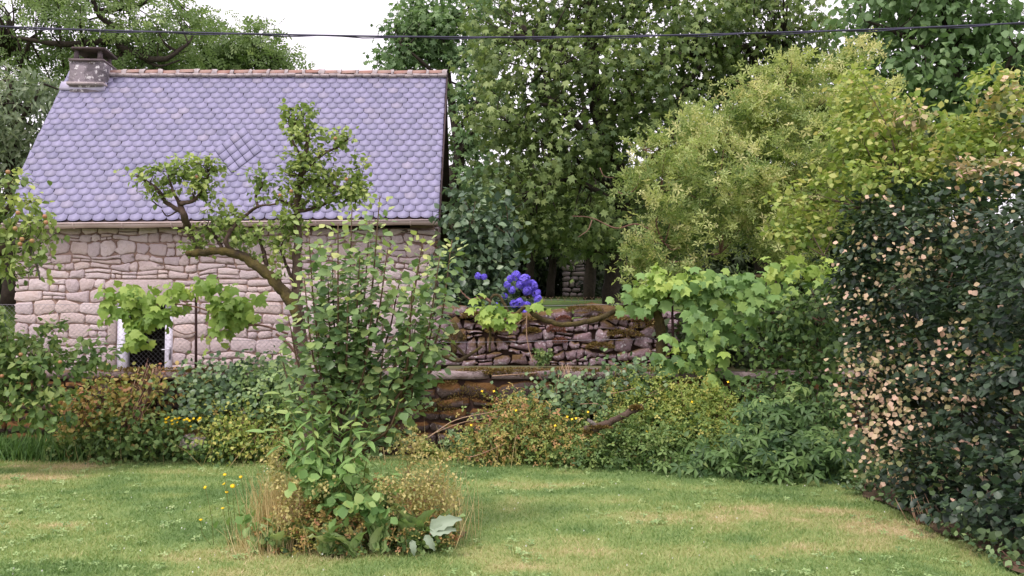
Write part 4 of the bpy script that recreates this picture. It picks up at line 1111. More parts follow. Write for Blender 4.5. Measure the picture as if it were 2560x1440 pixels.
# ==================================================================== GRAPEVINES
# on the fence in front of the house
Y = TY + .12
v1 = thing('grapevine', 'young grapevine trained along the fence in front of the house door', 'vine', np.array([at(600, 915, Y)[0], Y, 1.05]))
limb(v1, pxs(Y, (720, 835), (660, 815), (600, 810), (540, 785), (480, 765), (420, 760), (350, 765), (260, 745)), [.016, .012, .009, .005], M['twig'], 'cane', 6)
limb(v1, pxs(Y, (490, 830), (460, 835), (420, 815), (400, 790)), [.007, .005], M['twig'], 'cane', 5)
limb(v1, pxs(Y, (690, 835), (720, 860), (760, 910)), [.018, .02], M['twig'], 'cane', 6)
vb = [blob(245, 745, 45, 18, Y, .12), blob(320, 745, 55, 28, Y, .16), blob(400, 740, 60, 30, Y, .16), blob(380, 800, 55, 32, Y, .14), blob(345, 835, 40, 25, Y, .12), blob(450, 720, 40, 22, Y, .14), blob(540, 725, 60, 32, Y, .16), blob(570, 775, 60, 45, Y, .16), blob(550, 835, 32, 28, Y, .12), blob(530, 690, 20, 18, Y, .08), blob(620, 745, 30, 25, Y, .1), blob(430, 695, 12, 16, Y, .05), blob(330, 715, 14, 14, Y, .06)]
foliage(v1, vb + [blob(300, 770, 50, 20, Y, .12), blob(470, 745, 40, 20, Y, .12), blob(600, 800, 30, 25, Y, .1)], 470, 'vine', (.09, .17), M['lf_vine_l'], 6, .07, shell=.1, droop=.8, up=.35, jit=.35, face_cam=.7, singles=300, part='leaves')
# old vine on the right
Y = TY + .25
v2 = thing('old_grapevine', 'old grapevine with a thick mossy trunk and a big canopy of leaves', 'vine', at(1625, 1010, Y))
limb(v2, pxs(Y, (1618, 1030), (1628, 985), (1640, 930), (1655, 860), (1648, 800), (1640, 765)), [.045, .055, .065, .072, .066, .055], M['bark_moss'], 'trunk', 10, .15)
limb(v2, pxs(Y, (1642, 775), (1600, 735), (1565, 757), (1530, 782), (1480, 801), (1420, 812), (1370, 803), (1335, 787), (1318, 768), (1308, 770), (1292, 785), (1275, 786), (1262, 765), (1250, 742), (1236, 738), (1226, 750), (1224, 780), (1226, 830), (1224, 880)), [.034, .036, .036, .034, .032, .028, .026, .022, .020, .018, .017, .015], M['bark_moss'], 'arching_branch', 8, .15, 6)
limb(v2, pxs(Y, (1228, 755), (1210, 745), (1192, 746), (1178, 750), (1162, 738), (1150, 724)), [.02, .018, .012, .006], M['twig'], 'cane', 6)
limb(v2, pxs(Y, (1318, 770), (1316, 830), (1322, 870), (1332, 905)), [.008, .006], M['dry'], 'cane', 5)
limb(v2, pxs(Y, (1260, 830), (1290, 812), (1318, 790)), [.008, .004], M['dry'], 'cane', 5)
limb(v2, pxs(Y - .1, (1640, 760), (1720, 720), (1830, 700), (1950, 690), (2060, 700)), [.05, .035, .02], M['bark_moss'], 'limb', 7)
limb(v2, pxs(Y, (1900, 760), (1950, 800), (1985, 850), (2010, 900)), [.03, .03], M['bark_dark'], 'limb', 7)
vb2 = [blob(1600, 745, 55, 18, Y - .1, .18), blob(1650, 725, 60, 30, Y - .15, .25), blob(1740, 710, 80, 45, Y - .2, .35), blob(1830, 720, 90, 55, Y - .25, .4), blob(1900, 710, 80, 45, Y - .2, .35), blob(1780, 770, 75, 45, Y - .35, .3), blob(1880, 770, 60, 35, Y - .35, .25), blob(1750, 830, 60, 45, Y - .35, .25), blob(1720, 890, 70, 50, Y - .35, .25), blob(1790, 920, 65, 45, Y - .35, .25), blob(1840, 830, 40, 25, Y - .3, .2), blob(1830, 690, 70, 25, Y - .2, .25)]
foliage(v2, vb2, 600, 'vine', (.09, .20), M['lf_vine'], 6, .09, shell=.35, droop=.75, up=.55, jit=.3, face_cam=.75, singles=300, part='leaves', tone=.02, front=.6)
vb2 = [blob(1590, 740, 40, 12, Y - .15, .1), blob(1575, 748, 26, 10, Y - .12, .08), blob(1620, 728, 45, 16, Y - .15, .12), blob(1650, 712, 50, 18, Y - .15, .2), blob(1980, 675, 90, 22, Y - .2, .25), blob(1640, 690, 30, 18, Y - .2, .1), blob(1230, 790, 40, 38, Y - .05, .08), blob(1205, 760, 20, 22, Y - .05, .08), blob(1330, 755, 22, 14, Y - .05, .08), blob(2050, 690, 50, 25, Y - .2, .2), blob(1270, 800, 20, 14, Y - .05, .06), blob(1700, 690, 40, 14, Y - .2, .15)]
foliage(v2, vb2, 270, 'vine', (.10, .16), M['lf_vine_l'], 5, .07, shell=.1, droop=.7, up=.6, jit=.35, face_cam=.5, singles=0, part='young_leaves', tone=.2)
t = thing('mossy_branch', 'crooked moss-covered branch lying low against the dry stone wall', 'branch', at(1130, 900, 11.7))
limb(t, pxs(11.7, (1040, 850), (1075, 868), (1105, 886), (1140, 901), (1165, 893), (1205, 866)), [.014, .025, .032, .030, .026, .016], M['bark_moss'], 'stem', 8, .15)
limb(t, pxs(11.7, (1118, 840), (1140, 865), (1165, 892)), [.014, .02], M['bark_moss'], 'fork', 7, .15)
for k, (px, py) in enumerate(((1136, 872), (1150, 842))):
    limb(t, pxs(11.9, (px - 20, py - 40), (px, py), (px - 12, py + 25)), [.03, .04, .02], M['bark_moss'], 'fork', 7, .2)
shrub('green_tuft', 'small round dark green tuft at the foot of the dry stone wall', 'plant', [blob(1356, 890, 24, 20, 12.1, .12)], 500, 'small', (.03, .05), 'lf_under', per=8, cr=.02, stems=0, shell=.3)

# ==================================================================== OLD PEAR TREE in front of the house
Y = 10.3
op = thing('old_pear_tree', 'old gnarled pear tree with a long mossy bough and clipped leafy spurs', 'tree', np.array([at(770, 0, Y)[0], Y, 0.0]))
sk = []
sk.append(limb(op, [np.array([at(775, 0, Y)[0], Y, -.05])] + pxs(Y, (770, 1050), (760, 900), (745, 790), (742, 700), (745, 600), (742, 540), (750, 450), (765, 380), (768, 310)), [.10, .09, .08, .065, .05, .042, .036, .03, .018], M['bark'], 'trunk', 10, .14))
sk.append(limb(op, pxs(Y - .1, (748, 800), (720, 745), (690, 708), (650, 672), (615, 645), (575, 630), (530, 628), (490, 633), (468, 634)), [.055, .062, .062, .058, .055, .050, .046, .042, .032], M['bark_moss'], 'bough', 10, .16))
for path, rad in (([(500, 632), (490, 610), (470, 570), (458, 535), (448, 505)], [.04, .045, .05, .04, .03]), ([(455, 530), (415, 505), (395, 475), (360, 450), (340, 440)], [.03, .022, .012]), ([(450, 510), (485, 500), (510, 470), (525, 430)], [.028, .02, .01]), ([(448, 508), (430, 470), (420, 430)], [.02, .01]),
                  ([(560, 632), (545, 600), (520, 570), (505, 560)], [.028, .02, .012]), ([(590, 638), (565, 605), (590, 560), (625, 530), (650, 515), (690, 510)], [.03, .025, .018, .01]), ([(645, 518), (640, 490), (655, 460), (640, 440)], [.018, .014, .008]),
                  ([(668, 690), (662, 640), (650, 600), (660, 570)], [.03, .022, .012]), ([(740, 720), (715, 660), (700, 620)], [.025, .012]), ([(748, 460), (800, 450), (850, 470), (890, 460)], [.03, .022, .01]), ([(752, 440), (800, 390), (850, 365), (870, 345)], [.025, .015, .008]),
                  ([(742, 530), (800, 515), (850, 490), (885, 500)], [.024, .01]), ([(742, 520), (715, 505), (695, 500)], [.02, .01]), ([(760, 400), (735, 360), (725, 320)], [.018, .008]), ([(395, 475), (380, 500), (405, 520)], [.012, .006]), ([(455, 520), (420, 540), (405, 525)], [.012, .006])):
    sk.append(limb(op, [at(p[0], p[1], Y + rng.uniform(-.15, .15)) if i else at(p[0], p[1], Y - .05) for i, p in enumerate(path)], rad, M['bark'], 'limb', 7, .18))
ob = [blob(365, 445, 45, 26, Y, .25), blob(420, 425, 55, 26, Y, .25), blob(490, 430, 55, 36, Y, .28), blob(500, 470, 45, 35, Y, .25), blob(400, 480, 40, 25, Y, .2), blob(530, 410, 30, 20, Y, .2), blob(645, 440, 36, 22, Y, .2), blob(650, 480, 35, 22, Y, .2),
      blob(750, 290, 45, 38, Y, .24), blob(760, 340, 55, 36, Y, .28), blob(770, 390, 60, 36, Y, .28), blob(745, 440, 50, 36, Y, .28), blob(800, 440, 55, 40, Y, .28), blob(745, 490, 62, 36, Y, .3), blob(850, 345, 32, 20, Y, .18), blob(895, 440, 36, 45, Y, .22), blob(870, 480, 55, 28, Y, .22), blob(810, 500, 50, 30, Y, .25), blob(910, 480, 35, 20, Y, .2),
      blob(520, 575, 50, 26, Y, .22), blob(585, 545, 48, 22, Y, .22), blob(600, 590, 55, 24, Y, .22), blob(655, 585, 45, 30, Y, .22), blob(690, 620, 45, 36, Y, .22), blob(480, 620, 28, 16, Y, .15), blob(720, 560, 40, 40, Y, .25), blob(540, 540, 40, 18, Y, .18), blob(700, 670, 35, 30, Y, .2), blob(620, 650, 30, 12, Y, .15)]
cc, h = foliage(op, ob, 4000, 'ovate', (.055, .085), M['lf_apple'], 10, .055, shell=.1, droop=.15, up=.8, jit=.5, singles=300, part='crown', tone=.02, tvar=.2)
twigs(op, np.concatenate(sk[1:]), cc, M['bark'], .008, 'spurs', 200, .02)
def ball_mesh(name, mat, n=8, m=6):
    V, F_ = [], []
    for i in range(m + 1):
        ph = math.pi * i / m
        for s in range(n): V.append((math.sin(ph) * math.cos(2 * math.pi * s / n), math.sin(ph) * math.sin(2 * math.pi * s / n), math.cos(ph) * .92 - (.12 if i == 0 else 0)))
    F_ = [(i * n + s, i * n + n + s, i * n + n + (s + 1) % n, i * n + (s + 1) % n) for i in range(m) for s in range(n)]
    me = write_mesh(name, V, F_, smooth=True); me.materials.append(mat); return me
me_fruit = ball_mesh('fruit', M['apple'])
def fruits(parent, spots, Y, r, name='pear_fruit'):
    for px, py in spots:
        o = link(name, me_fruit, parent); p = at(px, py, Y) - np.array(parent.location); o.location = tuple(p); o.scale = (r, r, r * 1.05)
fruits(op, [(838, 346), (866, 448), (700, 488), (728, 478), (492, 442)], Y - .28, .022)

# ==================================================================== LEFT: apple tree leaning into the frame, and the bush below it
Y = 9.3
ap = thing('apple_tree', 'apple tree leaning into the left edge with small reddish apples', 'tree', np.array([at(-220, 0, Y)[0], Y, 0.0]))
s1 = limb(ap, [np.array([at(-220, 0, Y)[0], Y, -.05])] + pxs(Y, (-210, 950), (-160, 780), (-60, 660), (0, 625), (40, 615)), [.12, .11, .09, .07, .045], M['bark'], 'trunk', 9, .15)
s2 = limb(ap, pxs(Y, (-60, 660), (-10, 560), (30, 500), (20, 450)), [.05, .03, .012], M['bark'], 'limb', 7)
s3 = limb(ap, pxs(Y, (10, 625), (55, 600), (85, 640), (100, 700)), [.03, .02, .008], M['bark_pale'], 'limb', 7)
ab = [blob(20, 470, 50, 40, Y, .3), blob(50, 530, 65, 50, Y, .3), blob(100, 580, 50, 28, Y, .25), blob(40, 600, 70, 45, Y, .3), blob(90, 650, 50, 38, Y, .25), blob(0, 670, 40, 40, Y, .3), blob(-60, 550, 70, 120, Y, .4)]
cc, h = foliage(ap, ab, 1150, 'ovate', (.06, .095), M['lf_apple'], 9, .06, shell=.2, droop=.5, up=.6, jit=.5, singles=300, part='crown', tone=.02)
twigs(ap, np.concatenate([s1[8:], s2, s3]), cc, M['bark'], .007, 'twigs', 80)
fruits(ap, [(45, 532), (112, 541), (38, 571), (55, 598), (80, 602), (115, 556), (50, 610), (20, 430)], Y - .3, .024, 'apple')

Y = 9.9
shrub('plum_shrub', 'broad green leafy shrub in the lower left corner of the bed', 'shrub',
      [blob(130, 880, 130, 45, Y, .35), blob(50, 900, 100, 60, Y, .4), blob(230, 890, 80, 32, Y, .3), blob(90, 940, 120, 60, Y - .1, .4), blob(40, 1010, 90, 60, Y - .15, .4), blob(140, 1010, 60, 50, Y - .15, .3), blob(0, 830, 45, 40, Y, .3), blob(130, 815, 50, 14, Y, .15), blob(-60, 900, 80, 150, Y, .4)],
      2700, 'ovate', (.055, .11), 'lf_under', base=np.array([at(80, 0, Y)[0], Y, 0.0]), per=9, cr=.06, singles=300, shell=.35, front=.5, droop=.55, up=.7, stems=70, zmin=.1, tone=.12, tvar=.25)
fruits_root = [o for o in COL.objects if o.name.startswith('plum_shrub')][0]
fruits(fruits_root, [(52, 886), (5, 940), (150, 905)], Y - .42, .022, 'plum')

# ==================================================================== BED ALONG THE WALL, left part
def bedz(Y): return 0.0
shrub('ivy', 'dark ivy spilling over the low wall left of the young pear tree', 'ivy',
      [blob(520, 935, 60, 28, TY, .2), blob(600, 940, 80, 35, TY - .05, .22), blob(560, 990, 80, 45, TY - .12, .22), blob(640, 1000, 60, 50, TY - .12, .22), blob(480, 985, 50, 30, TY - .1, .18), blob(700, 930, 50, 30, TY, .2), blob(520, 1030, 50, 30, TY - .15, .2)],
      1700, 'ivy', (.05, .085), 'lf_ivy', per=6, cr=.15, singles=300, shell=.1, front=.7, droop=.6, up=.45, face_cam=.6, jit=.35, stems=30, zmin=.05)
shrub('bramble', 'bramble with larger grey-green leaves above the ivy by the wall top', 'bramble',
      [blob(660, 935, 70, 25, TY - .1, .2), blob(720, 960, 60, 40, TY - .15, .2), blob(640, 980, 40, 30, TY - .2, .15), blob(700, 1010, 40, 40, TY - .25, .2)], 420, 'trefoil', (.06, .10), 'lf_dock', per=6, cr=.15, singles=160, shell=.1, front=.6, up=.6, face_cam=.4, stems=30)
shrub('nettle_clump', 'clump of soft green weeds at the lawn edge below the ivy', 'weeds',
      [blob(330, 1080, 90, 45, 10.75, .2), blob(300, 1110, 60, 35, 10.7, .2), blob(400, 1100, 70, 35, 10.72, .2), blob(430, 1080, 50, 25, 10.8, .15), blob(500, 1125, 80, 20, 10.68, .15), blob(580, 1110, 60, 30, 10.7, .2)], 1700, 'ovate', (.045, .085), 'lf_under', per=6, cr=.15, singles=200, shell=.1, front=.6, up=.7, stems=50, smat='stem_green', zmin=.02)
shrub('goldenrod', 'yellowing leafy weeds crowding the wall between plum shrub and ivy', 'weeds',
      [blob(260, 980, 70, 45, 10.9, .22), blob(220, 1040, 70, 45, 10.8, .22), blob(330, 1000, 60, 55, 10.9, .22), blob(180, 1020, 40, 50, 10.8, .2), blob(390, 960, 50, 30, 11.0, .18), blob(360, 1050, 60, 25, 10.8, .2)], 1500, 'ovate', (.045, .08), 'lf_weed', per=6, cr=.15, singles=200, shell=.1, front=.6, up=.6, stems=60, zmin=.02, tone=.1)
shrub('yellow_weed', 'golden-yellow weeds in the bed left of the young pear tree', 'weeds',
      [blob(570, 1065, 50, 40, 10.75, .2), blob(620, 1060, 50, 50, 10.75, .2), blob(560, 1110, 60, 25, 10.7, .2), blob(650, 1100, 40, 30, 10.7, .18), blob(600, 1120, 60, 20, 10.65, .15)], 1300, 'small_w', (.035, .065), 'lf_weed_y', per=6, cr=.15, singles=120, shell=.1, front=.6, up=.6, stems=50, smat='dry', zmin=.02, tone=.12)
# grass strip left
def tall_grass(name, label, spots, n, hrange, mat, tmpl='blade', spread=.06, lean=.35, cat='grass', width=1.0):
    N = n; idx = rng.integers(0, len(spots), N)
    S = np.array([s[:2] for s in spots]); Rr = np.array([s[2] for s in spots]); Z = np.array([s[3] if len(s) > 3 else 0 for s in spots])
    p = np.concatenate([S[idx] + rng.normal(size=(N, 2)) * Rr[idx][:, None], Z[idx][:, None]], 1)
    tip = np.concatenate([rng.normal(size=(N, 2)) * lean, np.ones((N, 1))], 1)
    R = frames(tip, rng.normal(size=(N, 3)) + np.array([0, -.5, 0]))
    sc = rng.uniform(hrange[0], hrange[1], N)
    t = thing(name, label, cat, (S[:, 0].mean(), S[:, 1].mean(), float(Z.mean())))
    scatter(t, tmpl, p, R, sc, np.clip(rng.normal(.5, .25, N), 0, .99), M[mat], 0, 'blades')
    t["kind"] = "stuff"
    return t
sp = [(at(px, 1140, gy(1140))[0], gy(1140) + dy, .10) for px in range(-40, 260, 22) for dy in (-.25, 0, .2)]
tall_grass('long_grass', 'strip of long uncut green grass at the left lawn edge', sp, 4200, (.14, .34), 'grass_tall')
sp = [(at(px, py, gy(py))[0], gy(py) + .1, .08) for px, py in [(x, 1150 + max(0, (x - 1150)) * .06) for x in range(1120, 2160, 18)]]
tall_grass('edge_grass', 'ragged dark grass along the foot of the right-hand bed', sp, 5200, (.07, .20), 'grass_tall')
sp = [(at(px, 1150, gy(1150))[0], gy(1150) + .05, .08) for px in range(240, 720, 20)]
tall_grass('edge_grass', 'thin green grass along the foot of the left-hand bed', sp, 1800, (.05, .14), 'grass_tall')
# dead stalk bundle leaning on the wall
db = thing('dead_brush', 'leaning bundle of dead brown stalks against the low wall', 'brush', at(330, 1060, 10.8))
for k in range(34):
    a = at(330 + rng.normal() * 18, 1065 + rng.normal() * 12, 10.7); b = at(385 + rng.normal() * 26, 925 + rng.normal() * 16, 11.1)
    m_ = (a + b) / 2 + rng.normal(size=3) * .03
    V, F_ = tube(spline([a, m_, b], 3), [.007, .003], 4); mesh_obj('stalk', V, F_, M['dry' if k % 3 == 0 else 'twig'], db)
# old stone in the bed with yellow flowers above
bs = thing('bed_stone', 'weathered pinkish stone sitting in the bed under yellow flowers', 'stone', at(485, 1130, 10.75))
V, F_ = [], []
c = at(488, 1105, 10.78)
for i in range(6):
    ph = math.pi * i / 5
    for s in range(10):
        th_ = 2 * math.pi * s / 10; V.append(c + np.array([.19 * math.sin(ph) * math.cos(th_), .14 * math.sin(ph) * math.sin(th_), .11 * math.cos(ph)]) * rng.uniform(.82, 1.12))
F_ = [(i * 10 + s, i * 10 + (s + 1) % 10, i * 10 + 10 + (s + 1) % 10, i * 10 + 10 + s) for i in range(5) for s in range(10)]
mesh_obj('boulder', V, F_, M['stone'], bs)
moss_pad(bs, [(at(470, 1085, 10.78), .22, .12, .06)], 500, M['mossfrond'])
def flower_plant(name, label, base, heads, stem=.003, r=.016, mat='yellow', group=None):
    t = thing(name, label, 'flower', base, group)
    for h in heads:
        mid = (np.asarray(base) + h) / 2 + rng.normal(size=3) * .02
        V, F_ = tube(spline([base + rng.normal(size=3) * np.array([.015, .015, 0]), mid, h], 4), [stem, stem * .7], 4); mesh_obj('stem', V, F_, M['stem_green'], t, True)
        V, F_ = [(0, 0, .25 * r)], []
        for k in range(20):
            a = 2 * math.pi * k / 20; rr = r * (1.0 if k % 2 else .78); V.append((rr * math.cos(a), rr * math.sin(a), .35 * r if k % 2 else .15 * r))
        V.append((0, 0, -.6 * r))
        F_ = [(0, 1 + k, 1 + (k + 1) % 20) for k in range(20)] + [(21, 1 + (k + 1) % 20, 1 + k) for k in range(20)]
        Rm = np.array(Euler((.5 + rng.normal() * .25, rng.normal() * .25, 0)).to_matrix())
        mesh_obj('flower_head', np.array(V) @ Rm.T + h, F_, M[mat], t)
    return t
YB = 10.6
heads = [at(px, py, YB) for px, py in [(415, 1048), (421, 1044), (430, 1052), (438, 1047), (443, 1056), (431, 1060), (461, 1050), (468, 1048), (474, 1052), (484, 1047), (496, 1050), (500, 1046), (478, 1066), (414, 1056), (447, 1046)]]
fp = thing('hawkbit_patch', 'patch of small yellow flowers above the stone in the bed', 'flower', at(455, 1085, YB))
for h in heads:
    b = h + np.array([rng.normal() * .03, .05, -.17])
    V, F_ = tube([b, (b + h) / 2, h], [.003, .002], 4); mesh_obj('stem', V, F_, M['stem_green'], fp)
    r = rng.uniform(.018, .026); V = [(0, 0, .3 * r)] + [(r * math.cos(a) * (1 if k % 2 else .75), r * math.sin(a) * (1 if k % 2 else .75), .3 * r * (k % 2)) for k, a in enumerate(np.linspace(0, 2 * math.pi, 16, endpoint=False))] + [(0, 0, -.6 * r)]
    F_ = [(0, 1 + k, 1 + (k + 1) % 16) for k in range(16)] + [(17, 1 + (k + 1) % 16, 1 + k) for k in range(16)]
    Rm = np.array(Euler((.7 + rng.normal() * .2, rng.normal() * .2, 0)).to_matrix()); mesh_obj('flower_head', np.array(V) @ Rm.T + h, F_, M['yellow'], fp)

# ==================================================================== BED ALONG THE WALL, right part
shrub('ivy', 'ivy hanging over the low wall in the middle of the bed', 'ivy',
      [blob(1390, 965, 40, 25, TY - .1, .15), blob(1440, 985, 60, 45, TY - .15, .18), blob(1540, 930, 70, 30, TY - .1, .2), blob(1600, 960, 60, 40, TY - .15, .2), blob(1350, 1000, 50, 30, TY - .2, .16), blob(1530, 990, 60, 40, TY - .2, .2), blob(1480, 1010, 50, 30, TY - .25, .2)],
      1500, 'ivy', (.045, .08), 'lf_ivy', per=6, cr=.15, singles=260, shell=.1, front=.7, droop=.6, up=.5, face_cam=.5, jit=.4, stems=40, tone=.1)
shrub('celandine', 'yellow-green flowering celandine sprawling across the middle of the bed', 'weeds',
      [blob(1300, 1020, 50, 40, 10.9, .22), blob(1280, 1080, 70, 50, 10.7, .25), blob(1360, 1060, 60, 50, 10.75, .25), blob(1390, 1110, 60, 50, 10.6, .25), blob(1220, 1090, 60, 45, 10.7, .22), blob(1450, 1130, 60, 35, 10.5, .22), blob(1330, 1130, 70, 30, 10.55, .2), blob(1200, 1130, 60, 25, 10.6, .2)],
      3400, 'trefoil', (.035, .065), 'lf_weed', per=6, cr=.15, singles=200, shell=.1, front=.6, up=.7, stems=90, smat='dry', zmin=.02, tone=.0, tvar=.26)
shrub('spurge', 'bright yellow-green weeds heaped below the old grapevine', 'weeds',
      [blob(1640, 1030, 70, 50, 10.8, .25), blob(1720, 1010, 80, 50, 10.8, .25), blob(1800, 1020, 70, 50, 10.7, .25), blob(1680, 1080, 70, 50, 10.6, .25), blob(1760, 1080, 80, 60, 10.5, .28), blob(1840, 1080, 50, 50, 10.4, .22), blob(1600, 1000, 50, 40, 10.9, .2), blob(1660, 970, 60, 30, 11.0, .2), blob(1820, 1130, 60, 30, 10.2, .2)],
      3600, 'trefoil', (.035, .065), 'lf_weed_y', per=6, cr=.15, singles=200, shell=.1, front=.6, up=.7, stems=80, smat='dry', zmin=.02, tone=-.02, tvar=.26)
shrub('ground_elder', 'green leafy weeds under the fallen log at the lawn edge', 'weeds',
      [blob(1540, 1120, 60, 50, 10.35, .22), blob(1600, 1130, 60, 50, 10.25, .22), blob(1680, 1150, 60, 35, 10.0, .2), blob(1480, 1150, 60, 30, 10.3, .2), blob(1420, 1150, 60, 25, 10.35, .18), blob(1650, 1110, 50, 40, 10.3, .2), blob(1550, 1060, 60, 40, 10.6, .2)],
      2400, 'trefoil', (.045, .08), 'lf_under', per=6, cr=.15, singles=200, shell=.1, front=.6, up=.8, stems=60, smat='dry', zmin=.02, tone=.15)
shrub('virginia_creeper', 'creeper with dark five-fingered leaves near the foot of the hedge', 'creeper',
      [blob(1790, 1160, 70, 40, 9.75, .2), blob(1900, 1120, 80, 50, 9.7, .25), blob(1980, 1090, 80, 60, 9.8, .25), blob(1930, 1040, 80, 40, 10.0, .25), blob(1900, 1170, 70, 35, 9.5, .2), blob(2010, 1160, 80, 40, 9.5, .2), blob(2080, 1130, 60, 60, 9.5, .2), blob(1700, 1170, 60, 30, 9.9, .2), blob(2000, 1020, 60, 40, 10.0, .25)],
      700, 'palm', (.08, .17), 'lf_creeper', per=4, cr=.12, singles=300, shell=.3, front=.7, droop=.4, up=.7, face_cam=.6, jit=.35, stems=50, zmin=.04)
shrub('wild_clematis', 'dim mixed foliage in the gap between grapevine and hedge', 'shrub',
      [blob(1950, 790, 60, 50, 10.8, .3), blob(2010, 830, 70, 60, 10.6, .3), blob(1930, 880, 70, 50, 10.7, .3), blob(2020, 920, 80, 60, 10.4, .3), blob(1940, 970, 80, 50, 10.5, .3), blob(2060, 770, 70, 60, 10.4, .3), blob(2060, 1000, 70, 60, 10.0, .3), blob(2080, 860, 60, 60, 10.2, .3)],
      2200, 'ovate', (.06, .10), 'lf_under', per=8, cr=.10, singles=200, shell=.2, droop=.5, stems=60, tvar=.26, tone=-.15, base=np.array([at(2000, 0, 10.4)[0], 10.4, 0.0]))
# far soft background between vine and hedge so the gap is leafy
shrub('laurel_bush', 'dark laurel behind the old grapevine and the hedge', 'bush',
      [blob(1850, 860, 160, 90, 12.3, .5), blob(2050, 800, 160, 120, 12.2, .5), blob(2200, 700, 150, 150, 12.2, .6), blob(1980, 920, 150, 60, 12.0, .4), blob(1750, 820, 80, 70, 12.3, .3), blob(2350, 650, 200, 200, 12.4, .7), blob(2550, 600, 200, 250, 12.4, .7), blob(2300, 450, 200, 120, 12.4, .6)],
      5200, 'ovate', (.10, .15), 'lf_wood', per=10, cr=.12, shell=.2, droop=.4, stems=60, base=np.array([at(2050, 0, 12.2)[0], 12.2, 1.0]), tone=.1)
# mixed weeds filling the whole bed so that one plant runs into the next
def bed_fill(name, label, x0, x1, n, tmpl, size, mat, tone=0.0, top=.75, seed=0.0):
    px = rng.uniform(x0, x1, n); u = rng.random(n) ** .8
    Yf = 10.72 - np.clip((px - 1150) / 1000, 0, 1) * 1.35 + .35 * (fbm(px * .012, px * 0 + seed, 70.0) - .35)
    Yp = Yf + (TY - .12 - Yf) * u + rng.normal(size=n) * .05
    X = (px - 1280) / F * Yp
    hn = np.clip((fbm(X * 1.9 + seed, Yp * 1.9, 33.0 + seed) - .32) * 2.6, 0, 1)
    cap = np.interp(px, [0, 260, 300, 440, 480, 1060, 1110, 1270, 1340, 1480, 1540], [1, 1, .55, .55, 1, 1, .35, .40, .75, .85, 1])
    hmax = top * cap * (.12 + .88 * hn) * (.28 + .9 * u)
    z = hmax * rng.random(n) ** .45 + .02
    dens = fbm(X * 2.0 + seed * 3, z * 2.4 + Yp, 40.0 + seed); ok = dens > .47
    p = np.stack([X, Yp, z], 1)[ok]; N = len(p)
    tip = rng.normal(size=(N, 3)) * .6 + np.array([0, -.5, -.1]); nor = rng.normal(size=(N, 3)) * .4 + np.array([0, -.5, .8])
    t = thing(name, label, 'weeds', (float(p[:, 0].mean()), float(p[:, 1].mean()), 0)); t["kind"] = "stuff"
    rn = .5 + tone + rng.normal(size=N) * .15 + .7 * (fbm(p[:, 0] * 3, p[:, 2] * 4 + p[:, 1], 50.0 + seed) - .5)
    scatter(t, tmpl, p, frames(tip, nor), rng.uniform(size[0], size[1], N), rn, M[mat], 0, 'foliage')
bed_fill('mixed_weeds', 'low green weeds running along the whole bed', 120, 2120, 15000, 'ovate', (.03, .085), 'lf_under', .10, .95, 1.0)
bed_fill('mixed_weeds', 'yellowing weeds scattered through the bed', 150, 1900, 12000, 'trefoil', (.025, .065), 'lf_weed', .02, 1.0, 5.0)
bed_fill('mixed_weeds', 'dark ivy leaves threading through the bed', 420, 2100, 8000, 'ivy', (.03, .075), 'lf_ivy', .12, 1.05, 9.0)
sp = [(float((px - 1280) / F * 10.6), 10.6 + rng.uniform(-.2, .4), .12) for px in range(200, 1900, 40)]
tall_grass('dry_stems', 'thin dry grass stems standing up through the bed', sp, 260, (.2, .6), 'straw', 'straw', .06, .4)
# fallen mossy log and loose twigs
lg = thing('fallen_log', 'short mossy broken branch jutting out of the weeds', 'log', at(1530, 1060, 10.1))
limb(lg, pxs(10.1, (1462, 1075), (1480, 1072), (1510, 1062), (1545, 1046), (1580, 1028), (1608, 1016)), [.045, .05, .042, .036, .036, .030], M['bark'], 'stem', 10, .18)
limb(lg, pxs(10.05, (1475, 1070), (1468, 1080), (1462, 1092)), [.03, .02, .008], M['bark_moss'], 'splinter', 6, .3)
limb(lg, pxs(10.08, (1490, 1066), (1478, 1055), (1470, 1050)), [.03, .018], M['bark_pale'], 'splinter', 6, .3)
moss_pad(lg, [(at(1590, 1022, 10.08), .07, .04, .035), (at(1500, 1070, 10.08), .13, .05, .03), (at(1470, 1082, 10.08), .05, .04, .04)], 500, M['mossfrond'])
for k, (pts, Yk, r, mt, lab) in enumerate((
        ([(1068, 1095), (1140, 1050), (1230, 1030), (1262, 1020)], 10.6, .007, 'dry', 'long dead stem lying across the bed beside the young pear'),
        ([(1080, 1085), (1160, 1055), (1250, 1042)], 10.6, .005, 'dry', 'thin dead stem lying below the long one beside the young pear'),
        ([(1230, 940), (1290, 936), (1345, 932)], 11.1, .006, 'dry', 'pale twig lying level along the front of the wall coping'),
        ([(1338, 925), (1362, 960), (1392, 1003)], 11.0, .006, 'twig', 'grey twig slanting down from the coping'),
        ([(1338, 1000), (1350, 975), (1372, 962)], 11.0, .005, 'dry', 'small hooked twig hanging below the coping'),
        ([(1450, 1010), (1500, 1012), (1520, 1050)], 10.6, .004, 'dry', 'thin bent twig above the fallen log'),
        ([(1520, 985), (1560, 978), (1590, 970)], 10.7, .005, 'dry', 'pale level twig right of the ivy'),
        ([(1650, 970), (1600, 1000), (1640, 985), (1690, 955), (1700, 985)], 10.7, .004, 'twig', 'bent dead shoot below the grapevine trunk'),
        ([(1170, 1145), (1210, 1132), (1260, 1110)], 10.3, .005, 'dry', 'short dead twig at the lawn edge right of the young pear'))):
    t = thing('dry_twig', lab, 'twig', at(pts[0][0], pts[0][1], Yk)); limb(t, pxs(Yk, *pts), [r, r * .8, r * .5], M[mt], 'stem', 5)
